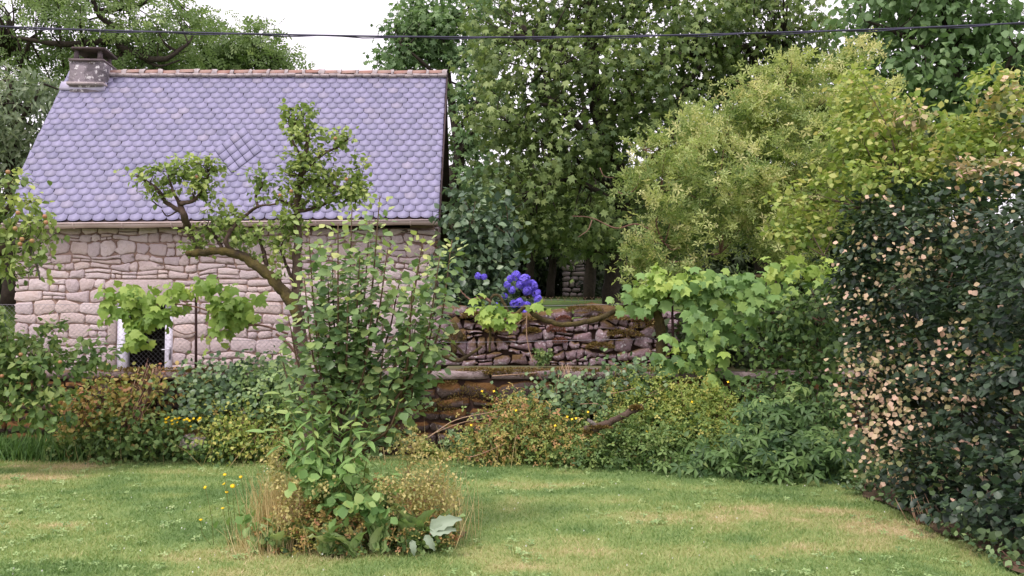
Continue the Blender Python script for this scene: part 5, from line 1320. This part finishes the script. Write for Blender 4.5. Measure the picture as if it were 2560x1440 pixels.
hs = thing('dead_grass_tuft', 'tuft of dead straw blades hanging over the coping', 'grass', at(1415, 910, 11.15))
for k in range(9):
    a = at(1412 + rng.normal() * 10, 912 + rng.normal() * 3, 11.16); b = at(1385 + k * 6 + rng.normal() * 6, 985 + rng.normal() * 14, 11.0)
    V, F_ = tube(spline([a, (a * .6 + b * .4) + np.array([0, -.05, .03]), b], 4), [.004, .002], 4); mesh_obj('blade', V, F_, M['dry'], hs)
for k, (px, py) in enumerate([(1418, 1042), (1428, 1046), (1440, 1052), (1178, 1063), (1392, 1060), (1612, 1078), (1548, 1085), (1533, 1108), (1200, 980), (1232, 975)]):
    pass
yc = thing('celandine_flowers', 'scattered tiny yellow flowers among the celandine leaves', 'flower', at(1400, 1120, 10.3))
for px, py in [(1418, 1042), (1430, 1048), (1440, 1046), (1178, 1063), (1548, 1084), (1532, 1110), (1617, 1078), (1235, 978), (1205, 978), (1388, 1064), (1290, 1026), (1470, 1030), (1900, 1005), (1730, 1005), (1820, 955)]:
    h = at(px, py, 10.25); r = .016
    V = [(0, 0, .3 * r)] + [(r * math.cos(a) * (1 if k % 3 else .5), r * math.sin(a) * (1 if k % 3 else .5), .2 * r * (k % 2)) for k, a in enumerate(np.linspace(0, 2 * math.pi, 12, endpoint=False))]
    Rm = np.array(Euler((1.0 + rng.normal() * .2, rng.normal() * .3, 0)).to_matrix()); mesh_obj('flower_head', np.array(V) @ Rm.T + h, [(0, 1 + k, 1 + (k + 1) % 12) for k in range(12)], M['yellow'], yc)

# ==================================================================== BEECH HEDGE on the right
hedge = thing('beech_hedge', 'tall dark beech hedge with copper-pink leaves running along the right side', 'hedge', (3.9, 7.6, 0))
# lumps stand along the hedge, nearer ones further right in the picture
hb_ = []
for (px, py, rx, ry, Yh, dep) in [(2260, 560, 150, 110, 8.9, .7), (2420, 560, 170, 120, 8.2, .7), (2560, 560, 160, 140, 7.6, .7), (2200, 700, 130, 120, 9.0, .6), (2350, 720, 170, 140, 8.3, .7), (2530, 730, 170, 150, 7.4, .7), (2240, 860, 130, 120, 8.8, .6), (2390, 880, 160, 130, 8.0, .6), (2560, 900, 160, 150, 7.0, .7), (2230, 1010, 110, 110, 8.7, .5), (2350, 1030, 140, 120, 8.0, .6), (2500, 1060, 150, 130, 7.2, .6), (2240, 1130, 80, 90, 8.5, .4), (2340, 1170, 120, 100, 7.7, .5), (2480, 1210, 120, 110, 6.9, .5), (2600, 1180, 120, 160, 6.5, .5), (2420, 1260, 110, 70, 7.1, .4), (2560, 1290, 120, 80, 6.4, .4), (2320, 1230, 70, 60, 7.7, .3), (2660, 700, 200, 400, 6.6, .6), (2160, 620, 80, 100, 9.2, .5), (2150, 780, 60, 90, 9.2, .4)]:
    hb_.append(blob(px, py, rx, ry, Yh, dep))
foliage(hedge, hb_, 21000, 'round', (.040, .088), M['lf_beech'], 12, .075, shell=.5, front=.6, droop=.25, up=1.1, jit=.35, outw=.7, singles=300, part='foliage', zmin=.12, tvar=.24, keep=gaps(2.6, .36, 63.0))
pk = [(2240, 860, 90, 70, 8.3), (2180, 900, 50, 60, 8.45), (2170, 980, 70, 70, 8.35), (2260, 970, 70, 60, 8.1), (2230, 1080, 60, 50, 8.1), (2300, 1130, 60, 40, 7.6), (2200, 1160, 35, 40, 8.15), (2340, 940, 60, 60, 7.7), (2190, 780, 60, 50, 8.7), (2390, 830, 70, 50, 7.6), (2480, 780, 60, 40, 7.0), (2250, 700, 90, 60, 8.4), (2440, 580, 60, 30, 7.6), (2180, 510, 30, 30, 8.7), (2430, 1120, 50, 40, 7.0), (2540, 1000, 30, 20, 6.4), (2380, 1010, 50, 40, 7.5), (2300, 660, 50, 30, 8.1)]
foliage(hedge, [blob(*q_, .18) for q_ in pk + [(2200, 850, 110, 130, 8.45), (2300, 1000, 120, 130, 7.8), (2450, 900, 110, 160, 7.2), (2170, 700, 70, 150, 8.8), (2200, 1080, 70, 130, 8.3), (2350, 620, 200, 120, 8.0), (2300, 1150, 120, 90, 7.7), (2150, 950, 50, 120, 8.5)]], 1750, 'round', (.026, .064), M['lf_pink'], 3, .09, shell=.2, droop=.4, up=.6, face_cam=.6, jit=.45, singles=300, part='copper_leaves', tvar=.28, tone=-.05)
foliage(hedge, [(q_[0] + np.array([-.12, -.35, 0]), q_[1]) for q_ in hb_[:16]], 260, 'round', (.026, .062), M['lf_pink'], 3, .08, shell=.9, front=1.0, droop=.4, up=.6, face_cam=.6, jit=.45, part='faded_leaves', tvar=.25)
hst = [np.array([xx, yy, 0]) for xx, yy in ((4.0, 9.0), (4.0, 8.2), (4.0, 7.4), (4.05, 6.6))]
for p0 in hst:
    limb(hedge, [p0, p0 + np.array([.12, 0, .6]), p0 + np.array([.3, .05, 1.6]), p0 + np.array([.3, 0, 2.6])], [.05, .04, .03, .012], M['bark_dark'], 'stem', 7)
# rising loose shoots on top: paler leaves
tb = [(2180, 400, 130, 90, 9.4, .5), (2300, 350, 120, 80, 9.2, .5), (2420, 400, 130, 70, 8.8, .5), (2520, 330, 90, 100, 8.6, .5), (2080, 480, 90, 70, 9.6, .4), (2050, 570, 90, 50, 9.5, .4), (2200, 290, 80, 60, 9.6, .4), (2140, 220, 50, 70, 9.8, .3), (2330, 450, 140, 40, 8.9, .4), (2520, 450, 100, 40, 8.2, .4), (1980, 500, 50, 40, 9.6, .3), (1960, 580, 60, 40, 9.5, .3), (2540, 250, 50, 60, 8.5, .3), (2480, 210, 40, 30, 8.6, .2)]
cc, h = foliage(hedge, [blob(*q_) for q_ in tb + [(2250, 440, 150, 50, 8.8, .4), (2420, 330, 100, 60, 9.0, .4), (2130, 330, 90, 80, 9.6, .4)]], 6500, 'round', (.045, .09), M['lf_beech_top'], 9, .075, shell=.2, droop=.1, up=.9, jit=.4, part='new_shoots', singles=0, tvar=.2)
twigs(hedge, np.array([at(px, py, 9.0) for px, py in ((2150, 520), (2250, 470), (2350, 480), (2450, 480), (2540, 470), (2060, 640))]), cc, M['bark'], .005, 'shoots', 55, -.05)
foliage(hedge, [blob(2500, 250, 55, 50, 8.4, .25), blob(2545, 330, 30, 60, 8.3, .2), blob(2450, 420, 90, 30, 8.2, .25), blob(2530, 440, 60, 30, 7.9, .25), blob(2260, 300, 50, 30, 9.0, .2)], 520, 'round', (.055, .085), M['lf_pink'], 5, .06, shell=.1, up=.8, part='orange_shoots', tone=-.25)
# hedge foot: soil strip with ivy and weeds
P = [(3.42 + .05 * math.sin(q_ * 5) + .03 * math.sin(q_ * 13 + 1), q_) for q_ in np.arange(9.3, 4.5, -.1)] + [(6, 4.5), (6, 9.6), (3.5, 9.6)]
structure(mesh_obj('hedge_bed_soil', [(x, y, .024) for x, y in P], [tuple(range(len(P)))], M['soil']))
shrub('ground_ivy', 'low ivy and weeds creeping along the foot of the hedge', 'ivy',
      [(np.array([xx, yy, .06]), np.array([.22, .35, .10])) for xx, yy in ((3.55, 7.6), (3.5, 7.0), (3.5, 6.5), (3.5, 6.0), (3.8, 6.2), (3.8, 6.8), (3.6, 5.7), (3.8, 7.5), (3.6, 8.2), (3.5, 8.8))],
      1500, 'ivy', (.035, .065), 'lf_ivy', per=8, cr=.06, singles=200, shell=.2, up=1.0, stems=20, zmin=.03, tone=.18)
ds = thing('dry_stalks', 'small bunch of dead stalks at the left foot of the hedge', 'brush', at(2310, 1310, 7.4))
for k in range(14):
    a = at(2310 + rng.normal() * 20, 1318, 7.4); b = a + np.array([rng.normal() * .08, rng.normal() * .05, rng.uniform(.15, .32)])
    V, F_ = tube([a, (a + b) / 2 + rng.normal(size=3) * .012, b], [.004, .002], 4); mesh_obj('stalk', V, F_, M['dry'], ds)

# ==================================================================== ISLAND CLUMP with the young pear tree
Y = 6.9
BX, BYc = at(860, 1385, 6.85)[0], 6.85
pear = thing('young_pear_tree', 'young pear tree with upright shoots of dark glossy leaves in the clump', 'tree', (BX, BYc, 0))
tk = limb(pear, [np.array([BX, BYc, -.05])] + pxs(Y, (855, 1250), (850, 1100), (848, 950)), [.035, .032, .028, .024], M['bark'], 'trunk', 8)
P_, Tn_, N_, S_, Rn_ = [], [], [], [], []
shoots = [(850, 1000, 845, 560), (850, 1000, 800, 610), (850, 1050, 760, 690), (850, 1050, 720, 790), (850, 1000, 880, 520), (850, 1000, 925, 545), (850, 980, 970, 620), (850, 1000, 1000, 700), (850, 1100, 1060, 590), (900, 1080, 1045, 660), (950, 1050, 1100, 640), (1000, 1000, 1090, 740), (980, 1060, 1040, 800), (900, 1100, 960, 860), (850, 1100, 700, 880), (850, 1100, 740, 940), (850, 1000, 820, 700), (850, 1000, 900, 640), (860, 1000, 870, 740), (850, 1050, 930, 780), (850, 1050, 790, 830), (950, 1120, 1040, 940), (900, 1120, 1000, 1000), (870, 1130, 930, 960), (900, 1130, 975, 1060), (1000, 1020, 1130, 600), (850, 1000, 950, 490), (860, 1000, 830, 640), (1000, 1000, 1110, 830), (850, 1080, 780, 960), (1000, 1000, 1030, 720), (850, 1000, 905, 700), (850, 1000, 770, 560)]
for (bx, by, tx, ty) in shoots:
    Yo = Y + rng.uniform(-.28, .32)
    a = at(bx, by, Y); e_ = at(tx, ty, Yo)
    mid = a * .6 + e_ * .4; mid[0] = a[0] * .3 + e_[0] * .7; mid[1] = a[1] * .3 + e_[1] * .7
    Q = spline([a, mid, e_], 8)
    V, F_ = tube(Q, [.013, .009, .004], 5); mesh_obj('shoot', V, F_, M['stem_red'], pear, True)
    L = np.concatenate([[0], np.cumsum(np.linalg.norm(np.diff(Q, axis=0), axis=1))]); n_l = int(L[-1] / .0115)
    for k in range(n_l):
        t = (k + rng.random()) / n_l
        if t < .14: continue
        p = np.array([np.interp(t * L[-1], L, Q[:, i]) for i in range(3)])
        ang = k * 2.4 + rng.normal() * .3
        side = np.array([math.cos(ang), math.sin(ang), 0])
        end = t > .92
        spread = 1.0
        pos = p + side * rng.uniform(.02, .10)
        tip = side * spread + np.array([0, 0, (.7 if end else -.25 + .3 * rng.normal())])
        P_.append(pos); Tn_.append(tip); N_.append(np.array([0, -.45, 1.0]) + rng.normal(size=3) * .45)
        S_.append(rng.uniform(.04, .07) if end else rng.uniform(.05, .10)); Rn_.append(.82 + rng.normal() * .08 if end else np.clip(rng.normal(.38, .16) + .18 * (t - .5), 0, .95))
scatter(pear, 'round', np.array(P_), frames(np.array(Tn_), np.array(N_)), np.array(S_), np.array(Rn_), M['lf_pear'], 300, 'crown')
# pale green lance-leaved plant
Y = 6.62
lp = thing('peach_sapling', 'light green sapling with long drooping lance-shaped leaves before the young pear', 'plant', (at(800, 0, Y)[0], Y + .1, 0))
P_, Tn_, N_, S_, Rn_ = [], [], [], [], []
for (tx, ty) in [(820, 960), (870, 955), (765, 975), (700, 985), (720, 1020), (900, 1000), (935, 1080), (880, 1060), (830, 1040), (780, 1050), (690, 1070), (660, 1080), (740, 1090), (920, 1130), (850, 1110), (800, 1140), (750, 1160), (880, 1180), (980, 1185), (1010, 1195), (940, 1200), (830, 1230), (790, 1200), (900, 1240)]:
    a = np.array([at(830 + rng.normal() * 30, 0, Y)[0], Y + rng.uniform(0, .15), .02]); e_ = at(tx, ty, Y + rng.uniform(-.18, .2))
    mid = a * .45 + e_ * .55; mid[0] = a[0] * .6 + e_[0] * .4; mid[2] += .05
    Q = spline([a, mid, e_], 8); V, F_ = tube(Q, [.007, .006, .003], 5); mesh_obj('shoot', V, F_, M['stem_green'], lp, True)
    L = np.concatenate([[0], np.cumsum(np.linalg.norm(np.diff(Q, axis=0), axis=1))]); n_l = max(10, int(L[-1] / .028))
    for k in range(n_l):
        t = (k + rng.random()) / n_l
        if t < .35: continue
        p = np.array([np.interp(t * L[-1], L, Q[:, i]) for i in range(3)]); ang = k * 2.4
        side = np.array([math.cos(ang), math.sin(ang), 0])
        P_.append(p + side * .008); Tn_.append(side + np.array([0, 0, .35 if t > .93 else -.25])); N_.append(np.array([0, -.2, 1.0]) + rng.normal(size=3) * .25)
        S_.append(rng.uniform(.08, .14)); Rn_.append(np.clip(rng.normal(.5, .2) + .25 * (t - .6), 0, .99))
scatter(lp, 'lance_w', np.array(P_), frames(np.array(Tn_), np.array(N_)), np.array(S_), np.array(Rn_), M['lf_lance'], 300, 'leaves')
# broad heart-shaped weeds
shrub('morning_glory', 'broad light green leaves in the middle of the clump', 'plant', [blob(830, 1210, 60, 50, 6.5, .12), blob(880, 1260, 70, 40, 6.47, .12), blob(780, 1180, 50, 60, 6.5, .12), blob(620, 1270, 35, 35, 6.6, .08), blob(930, 1270, 40, 30, 6.48, .1)], 190, 'round', (.06, .10), 'lf_lance', per=5, cr=.06, singles=190, shell=.1, up=.8, face_cam=.4, stems=24, smat='stem_green', sr=.004)
# straw and yellow seed heads
def straw(name, label, cx, cy, sx, n, h, mat, lean=.22, tm='blade_c', Yd=.12):
    x0 = at(cx, cy, gy(cy)); N = n
    p = np.stack([x0[0] + rng.normal(size=N) * sx, x0[1] + rng.normal(size=N) * Yd, np.zeros(N)], 1)
    tip = np.concatenate([rng.normal(size=(N, 2)) * lean, np.ones((N, 1))], 1)
    t = thing(name, label, 'grass', (x0[0], x0[1], 0)); 
    scatter(t, tm, p, frames(tip, rng.normal(size=(N, 3)) + np.array([0, -.6, 0])), rng.uniform(h[0], h[1], N), np.clip(rng.normal(.5, .28, N), 0, .99), M[mat], 0, 'blades'); t["kind"] = "stuff"; return t
straw('straw_tuft', 'tall straw-coloured dry grass on the left of the clump', 705, 1362, .09, 700, (.30, .68), 'straw', .13, 'straw')
straw('straw_tuft', 'short dry grass leaning out at the left foot of the clump', 670, 1375, .13, 320, (.12, .32), 'straw', .35, 'straw')
straw('straw_tuft', 'dry yellowish grass standing at the right of the clump', 1060, 1345, .15, 800, (.25, .62), 'straw', .16, 'straw', .15)
straw('straw_tuft', 'dry grass stems in the heart of the clump', 880, 1350, .24, 700, (.2, .5), 'straw', .18, 'straw', .18)
straw('green_tuft_grass', 'fresh green grass growing through the clump base', 880, 1365, .32, 420, (.06, .18), 'grass_tall', .45, 'blade', .16)
shrub('st_johns_wort', 'small golden-leaved herb on the right flank of the clump', 'plant', [blob(1020, 1150, 60, 50, 6.75, .18), blob(1080, 1180, 50, 55, 6.7, .18), blob(1060, 1230, 60, 40, 6.6, .16), blob(1000, 1220, 50, 40, 6.55, .14), blob(1020, 1100, 40, 30, 6.75, .15), blob(1110, 1230, 40, 50, 6.65, .14)], 1500, 'small_w', (.014, .034), 'lf_herb', per=7, cr=.04, singles=120, shell=.1, up=.6, stems=60, smat='dry', sr=.003, tone=.15, base=np.array([at(1040, 0, 6.7)[0], 6.7, 0.0]))
shrub('st_johns_wort', 'small golden-leaved herb on the left flank of the clump', 'plant', [blob(700, 1140, 35, 45, 6.6, .14), blob(730, 1210, 40, 40, 6.5, .12), blob(800, 1215, 30, 25, 6.42, .08), blob(960, 1225, 35, 18, 6.42, .08), blob(690, 1190, 25, 40, 6.55, .1), blob(750, 1250, 40, 20, 6.45, .08), blob(680, 1160, 30, 50, 6.6, .12), blob(720, 1280, 50, 40, 6.5, .12)], 900, 'small_w', (.014, .034), 'lf_herb', per=7, cr=.035, singles=80, shell=.1, up=.6, stems=40, smat='dry', sr=.003, tone=.2, base=np.array([at(740, 0, 6.55)[0], 6.55, 0.0]))
# dock rosettes
def dock(label, px, py, n, L, mat='lf_dock', lean=(.35, 1.0), az=None, name='dock_plant', rise=1.0):
    b = at(px, py, gy(py)); b[2] = .01
    t = thing(name, label, 'plant', b)
    for k in range(n):
        a = rng.uniform(0, 2 * math.pi) if az is None else az[k % len(az)] + rng.normal() * .15
        l = rng.uniform(*lean); d = np.array([math.cos(a) * l, math.sin(a) * l, rise])
        s = rng.uniform(*L); R = frames(d[None], (np.array([-math.cos(a), -math.sin(a), .9]) + rng.normal(size=3) * .3)[None])[0]
        key = ('dock', M[mat].name)
        if key not in LEAF_MESH:
            me = write_mesh('leaf_dock', *TMPL['dock'], smooth=True); me.materials.append(M[mat]); LEAF_MESH[key] = me
        o = bpy.data.objects.new('leaf', LEAF_MESH[key]); COL.objects.link(o); o.parent = t
        m4 = np.eye(4); m4[:3, :3] = R * s; m4[:3, 3] = rng.normal(size=3) * np.array([.015, .015, 0]); o.matrix_basis = Matrix(m4.tolist()); o.color = (float(np.clip(rng.normal(.45, .25), 0, .99)), 0, 0, 1)
    return t
dock('dock rosette at the front left of the clump', 705, 1382, 10, (.20, .30))
dock('dock rosette at the front of the clump under the broad leaves', 815, 1392, 11, (.20, .32))
dock('dock with upright leaves right of the clump centre', 945, 1386, 13, (.24, .36), lean=(.1, .5))
dock('dock with tall pale green leaves at the right of the clump', 1025, 1380, 14, (.26, .38), lean=(.1, .5))
dock('dock spreading at the right front corner of the clump', 1085, 1372, 12, (.22, .34), lean=(.3, .9))
dock('dock rosette hanging over the soil at the very front of the clump', 880, 1396, 9, (.18, .28), lean=(.3, 1.0))
dock('small dock rosette at the far left foot of the clump', 640, 1384, 7, (.12, .20), lean=(.4, 1.0))
dock('dock leaves at the back right of the clump', 1120, 1345, 9, (.18, .30), lean=(.2, .6))
def pale_leaf(label, px, py, tx, ty, Yp, s):
    a = at(px, py, Yp); b = at(tx, ty, Yp - .02); d = b - a
    R = frames(d[None], np.array([[.1, -1.0, .55]]))[0]
    V = TMPL['dock'][0] * np.array([1.05, 1, 1]); 
    o = mesh_obj('dock_leaf', a + (V * np.linalg.norm(d)) @ R.T, TMPL['dock'][1], M['lf_pale'], None, True, np.full(len(V), .5)); tag(o, label, 'leaf')
pale_leaf('large pale dock leaf bent out to the right of the clump', 1075, 1320, 1150, 1294, 6.4, .3)
pale_leaf('greyish dock leaf lying under the large pale one', 1075, 1330, 1138, 1322, 6.38, .3)
pale_leaf('whitish fallen dock leaf on the grass, left of the two', 1030, 1350, 1036, 1390, 6.36, .1)
pale_leaf('whitish fallen dock leaf on the grass, right of the two', 1062, 1338, 1088, 1376, 6.40, .1)
# hawkbit flowers on thin stalks
for k, (px, py, lab) in enumerate([(562, 1187, 'topmost left hawkbit flower beside the clump'), (602, 1193, 'hawkbit flower nearest the dry grass, top right of its cluster'), (560, 1210, 'hawkbit flower just under the topmost left one'), (582, 1216, 'largest hawkbit flower, middle of the cluster left of the clump'), (567, 1231, 'hawkbit flower low in the cluster, under the largest'), (557, 1271, 'short hawkbit flower close to the broad weed leaves'), (513, 1219, 'single hawkbit flower furthest left of the cluster'), (502, 1300, 'lone low hawkbit flower on the open lawn')]):
    gyv = 6.75; h = at(px, py, gyv); base = np.array([h[0] + rng.uniform(.02, .10), gyv + .02, 0.0])
    flower_plant('hawkbit_flower', lab, base, [h], .0028, .022 if k == 3 else .015, group='hawkbit flowers left of the clump')
# mixed greenery and seeding grass that knits the clump together
def heap(name, label, n, tmpl, size, mat, hgt, tone, seed):
    a = rng.uniform(0, 2 * math.pi, n); r = np.sqrt(rng.random(n))
    cx_, cy_ = at(885, 1360, 6.72)[0], 6.72
    X = cx_ + np.cos(a) * r * .78; Yp = cy_ + np.sin(a) * r * .34
    z = hgt * (1 - .75 * r ** 2) * (.35 + .9 * fbm(X * 3 + seed, Yp * 3, 90.0 + seed)) * rng.random(n) ** .6 + .015
    ok = fbm(X * 5 + seed, z * 6 + Yp * 3, 95.0 + seed, 3) > .46
    p = np.stack([X, Yp, z], 1)[ok]; N = len(p)
    tip = rng.normal(size=(N, 3)) * .6 + np.array([0, -.4, .1]); nor = rng.normal(size=(N, 3)) * .45 + np.array([0, -.45, .8])
    t = thing(name, label, 'weeds', (cx_, cy_, 0)); t["kind"] = "stuff"
    scatter(t, tmpl, p, frames(tip, nor), rng.uniform(size[0], size[1], N), .5 + tone + rng.normal(size=N) * .2, M[mat], 0, 'foliage')
heap('clump_weeds', 'mixed green weeds filling the base of the clump', 4600, 'ovate', (.022, .065), 'lf_under', .46, .05, 1.0)
heap('clump_weeds', 'yellowing weeds tangled through the clump', 3400, 'trefoil', (.016, .045), 'lf_weed', .64, .15, 4.0)
heap('clump_weeds', 'dry golden seed heads standing through the clump', 1800, 'small_w', (.012, .030), 'lf_herb', .72, .1, 8.0)
# soil and litter under the clump
th_ = np.linspace(0, 2 * math.pi, 24, endpoint=False)
c = at(880, 1345, gy(1345))
structure(mesh_obj('clump_soil', [(c[0] + math.cos(a) * (.78 + .10 * math.sin(a * 3 + 1) + .05 * math.sin(a * 7)), c[1] + math.sin(a) * (.36 + .05 * math.sin(a * 4)), .022) for a in th_], [tuple(range(24))], M['soil']))
N = 420; p = np.stack([c[0] + rng.normal(size=N) * .42, c[1] - .12 + rng.normal(size=N) * .2, np.full(N, .03)], 1)
lt = thing('leaf_litter', 'dead straw and leaves scattered at the foot of the clump', 'litter', c); lt["kind"] = "stuff"
scatter(lt, 'straw', p, frames(np.concatenate([rng.normal(size=(N, 2)), rng.uniform(-.05, .12, (N, 1))], 1), np.tile([0, 0, 1.0], (N, 1)) + rng.normal(size=(N, 3)) * .2), rng.uniform(.08, .26, N), rng.uniform(0, .7, N), M['straw'], 0, 'litter')

# ==================================================================== LAWN GRASS BLADES
N = 230000
u = rng.random(N); yy = 4.9 + (10.95 - 4.9) * u ** 1.15
xx = rng.uniform(-.66, .66, N) * (yy + .6)
ok = ~((xx > 3.45 + rng.normal(size=N) * .06) & (yy < 9.4)) & ~((((xx - c[0]) / .72) ** 2 + ((yy - c[1]) / .32) ** 2) < 1)
xx, yy = xx[ok], yy[ok]; N = len(xx)
zz = .03 * (fbm(xx * .5, yy * .5, 3.0) - .5)
tone = np.clip(lawn_tone(xx, yy) + rng.normal(size=N) * .13, 0, .999)
tip = np.stack([rng.normal(size=N) * .75, rng.normal(size=N) * .75, np.ones(N)], 1)
R = frames(tip, rng.normal(size=(N, 3)))
hgt = rng.uniform(.018, .042, N) * (0.75 + .6 * fbm(xx * 1.3, yy * 1.3, 14.0))
TMPL['lawn'] = (np.array([(-.11, 0, 0), (.11, 0, 0), (0, 1, .12)], float), [(0, 1, 2)])
V, F0 = TMPL['lawn']
W = np.stack([xx, yy, zz], 1)[:, None] + hgt[:, None, None] * np.einsum('nij,kj->nki', R, V)
go = mesh_obj('lawn_grass', W.reshape(-1, 3), (np.arange(N * 3), np.full(N, 3)), M['lawn_blade'], None, False, np.repeat(tone, 3), kind='stuff')
tag(go, 'short mown grass with dry patches covering the lawn', 'grass')
# clover flowers
N = 150; yy = rng.uniform(5.6, 10.6, N); xx = rng.uniform(-.58, .5, N) * yy
cl = np.stack([xx, yy, np.full(N, .035)], 1)
Rc = frames(np.tile([0.2, 0, 1.0], (N, 1)), rng.normal(size=(N, 3)))
V, F0 = TMPL['whorl4']
W = cl[:, None] + .007 * np.einsum('nij,kj->nki', Rc, V)
o = mesh_obj('clover_flowers', W.reshape(-1, 3), ((np.array([i for f in F0 for i in f])[None] + (np.arange(N) * len(V))[:, None]).ravel(), np.full(N * len(F0), 3)), M['white_fl'], None, kind='stuff')
tag(o, 'tiny white clover heads dotted over the lawn', 'flowers')

N0 = 700; yy = rng.uniform(5.4, 10.4, N0) ; xx = rng.uniform(-.6, .52, N0) * yy
okw = (fbm(xx * .9 + 4, yy * .9, 81.0) > .47) & (xx < 3.3); xx, yy = xx[okw], yy[okw]
k = 5; N = len(xx) * k
p = np.stack([np.repeat(xx, k) + rng.normal(size=N) * .025, np.repeat(yy, k) + rng.normal(size=N) * .025, rng.uniform(.015, .035, N)], 1)
V, F0 = TMPL['trefoil']; flat0 = np.array([i for f in F0 for i in f])
Rw = frames(np.concatenate([rng.normal(size=(N, 2)), rng.uniform(0, .5, (N, 1))], 1), np.tile([0, -.2, 1.0], (N, 1)) + rng.normal(size=(N, 3)) * .3)
W = p[:, None] + rng.uniform(.018, .040, N)[:, None, None] * np.einsum('nij,kj->nki', Rw, V)
o = mesh_obj('lawn_weeds', W.reshape(-1, 3), ((flat0[None] + (np.arange(N) * len(V))[:, None]).ravel(), np.tile([len(f) for f in F0], N)), M['lf_dock'], None, rnd=np.repeat(rng.uniform(0, .9, N), len(V)), kind='stuff')
tag(o, 'clover and small weeds growing in patches through the lawn', 'weeds')
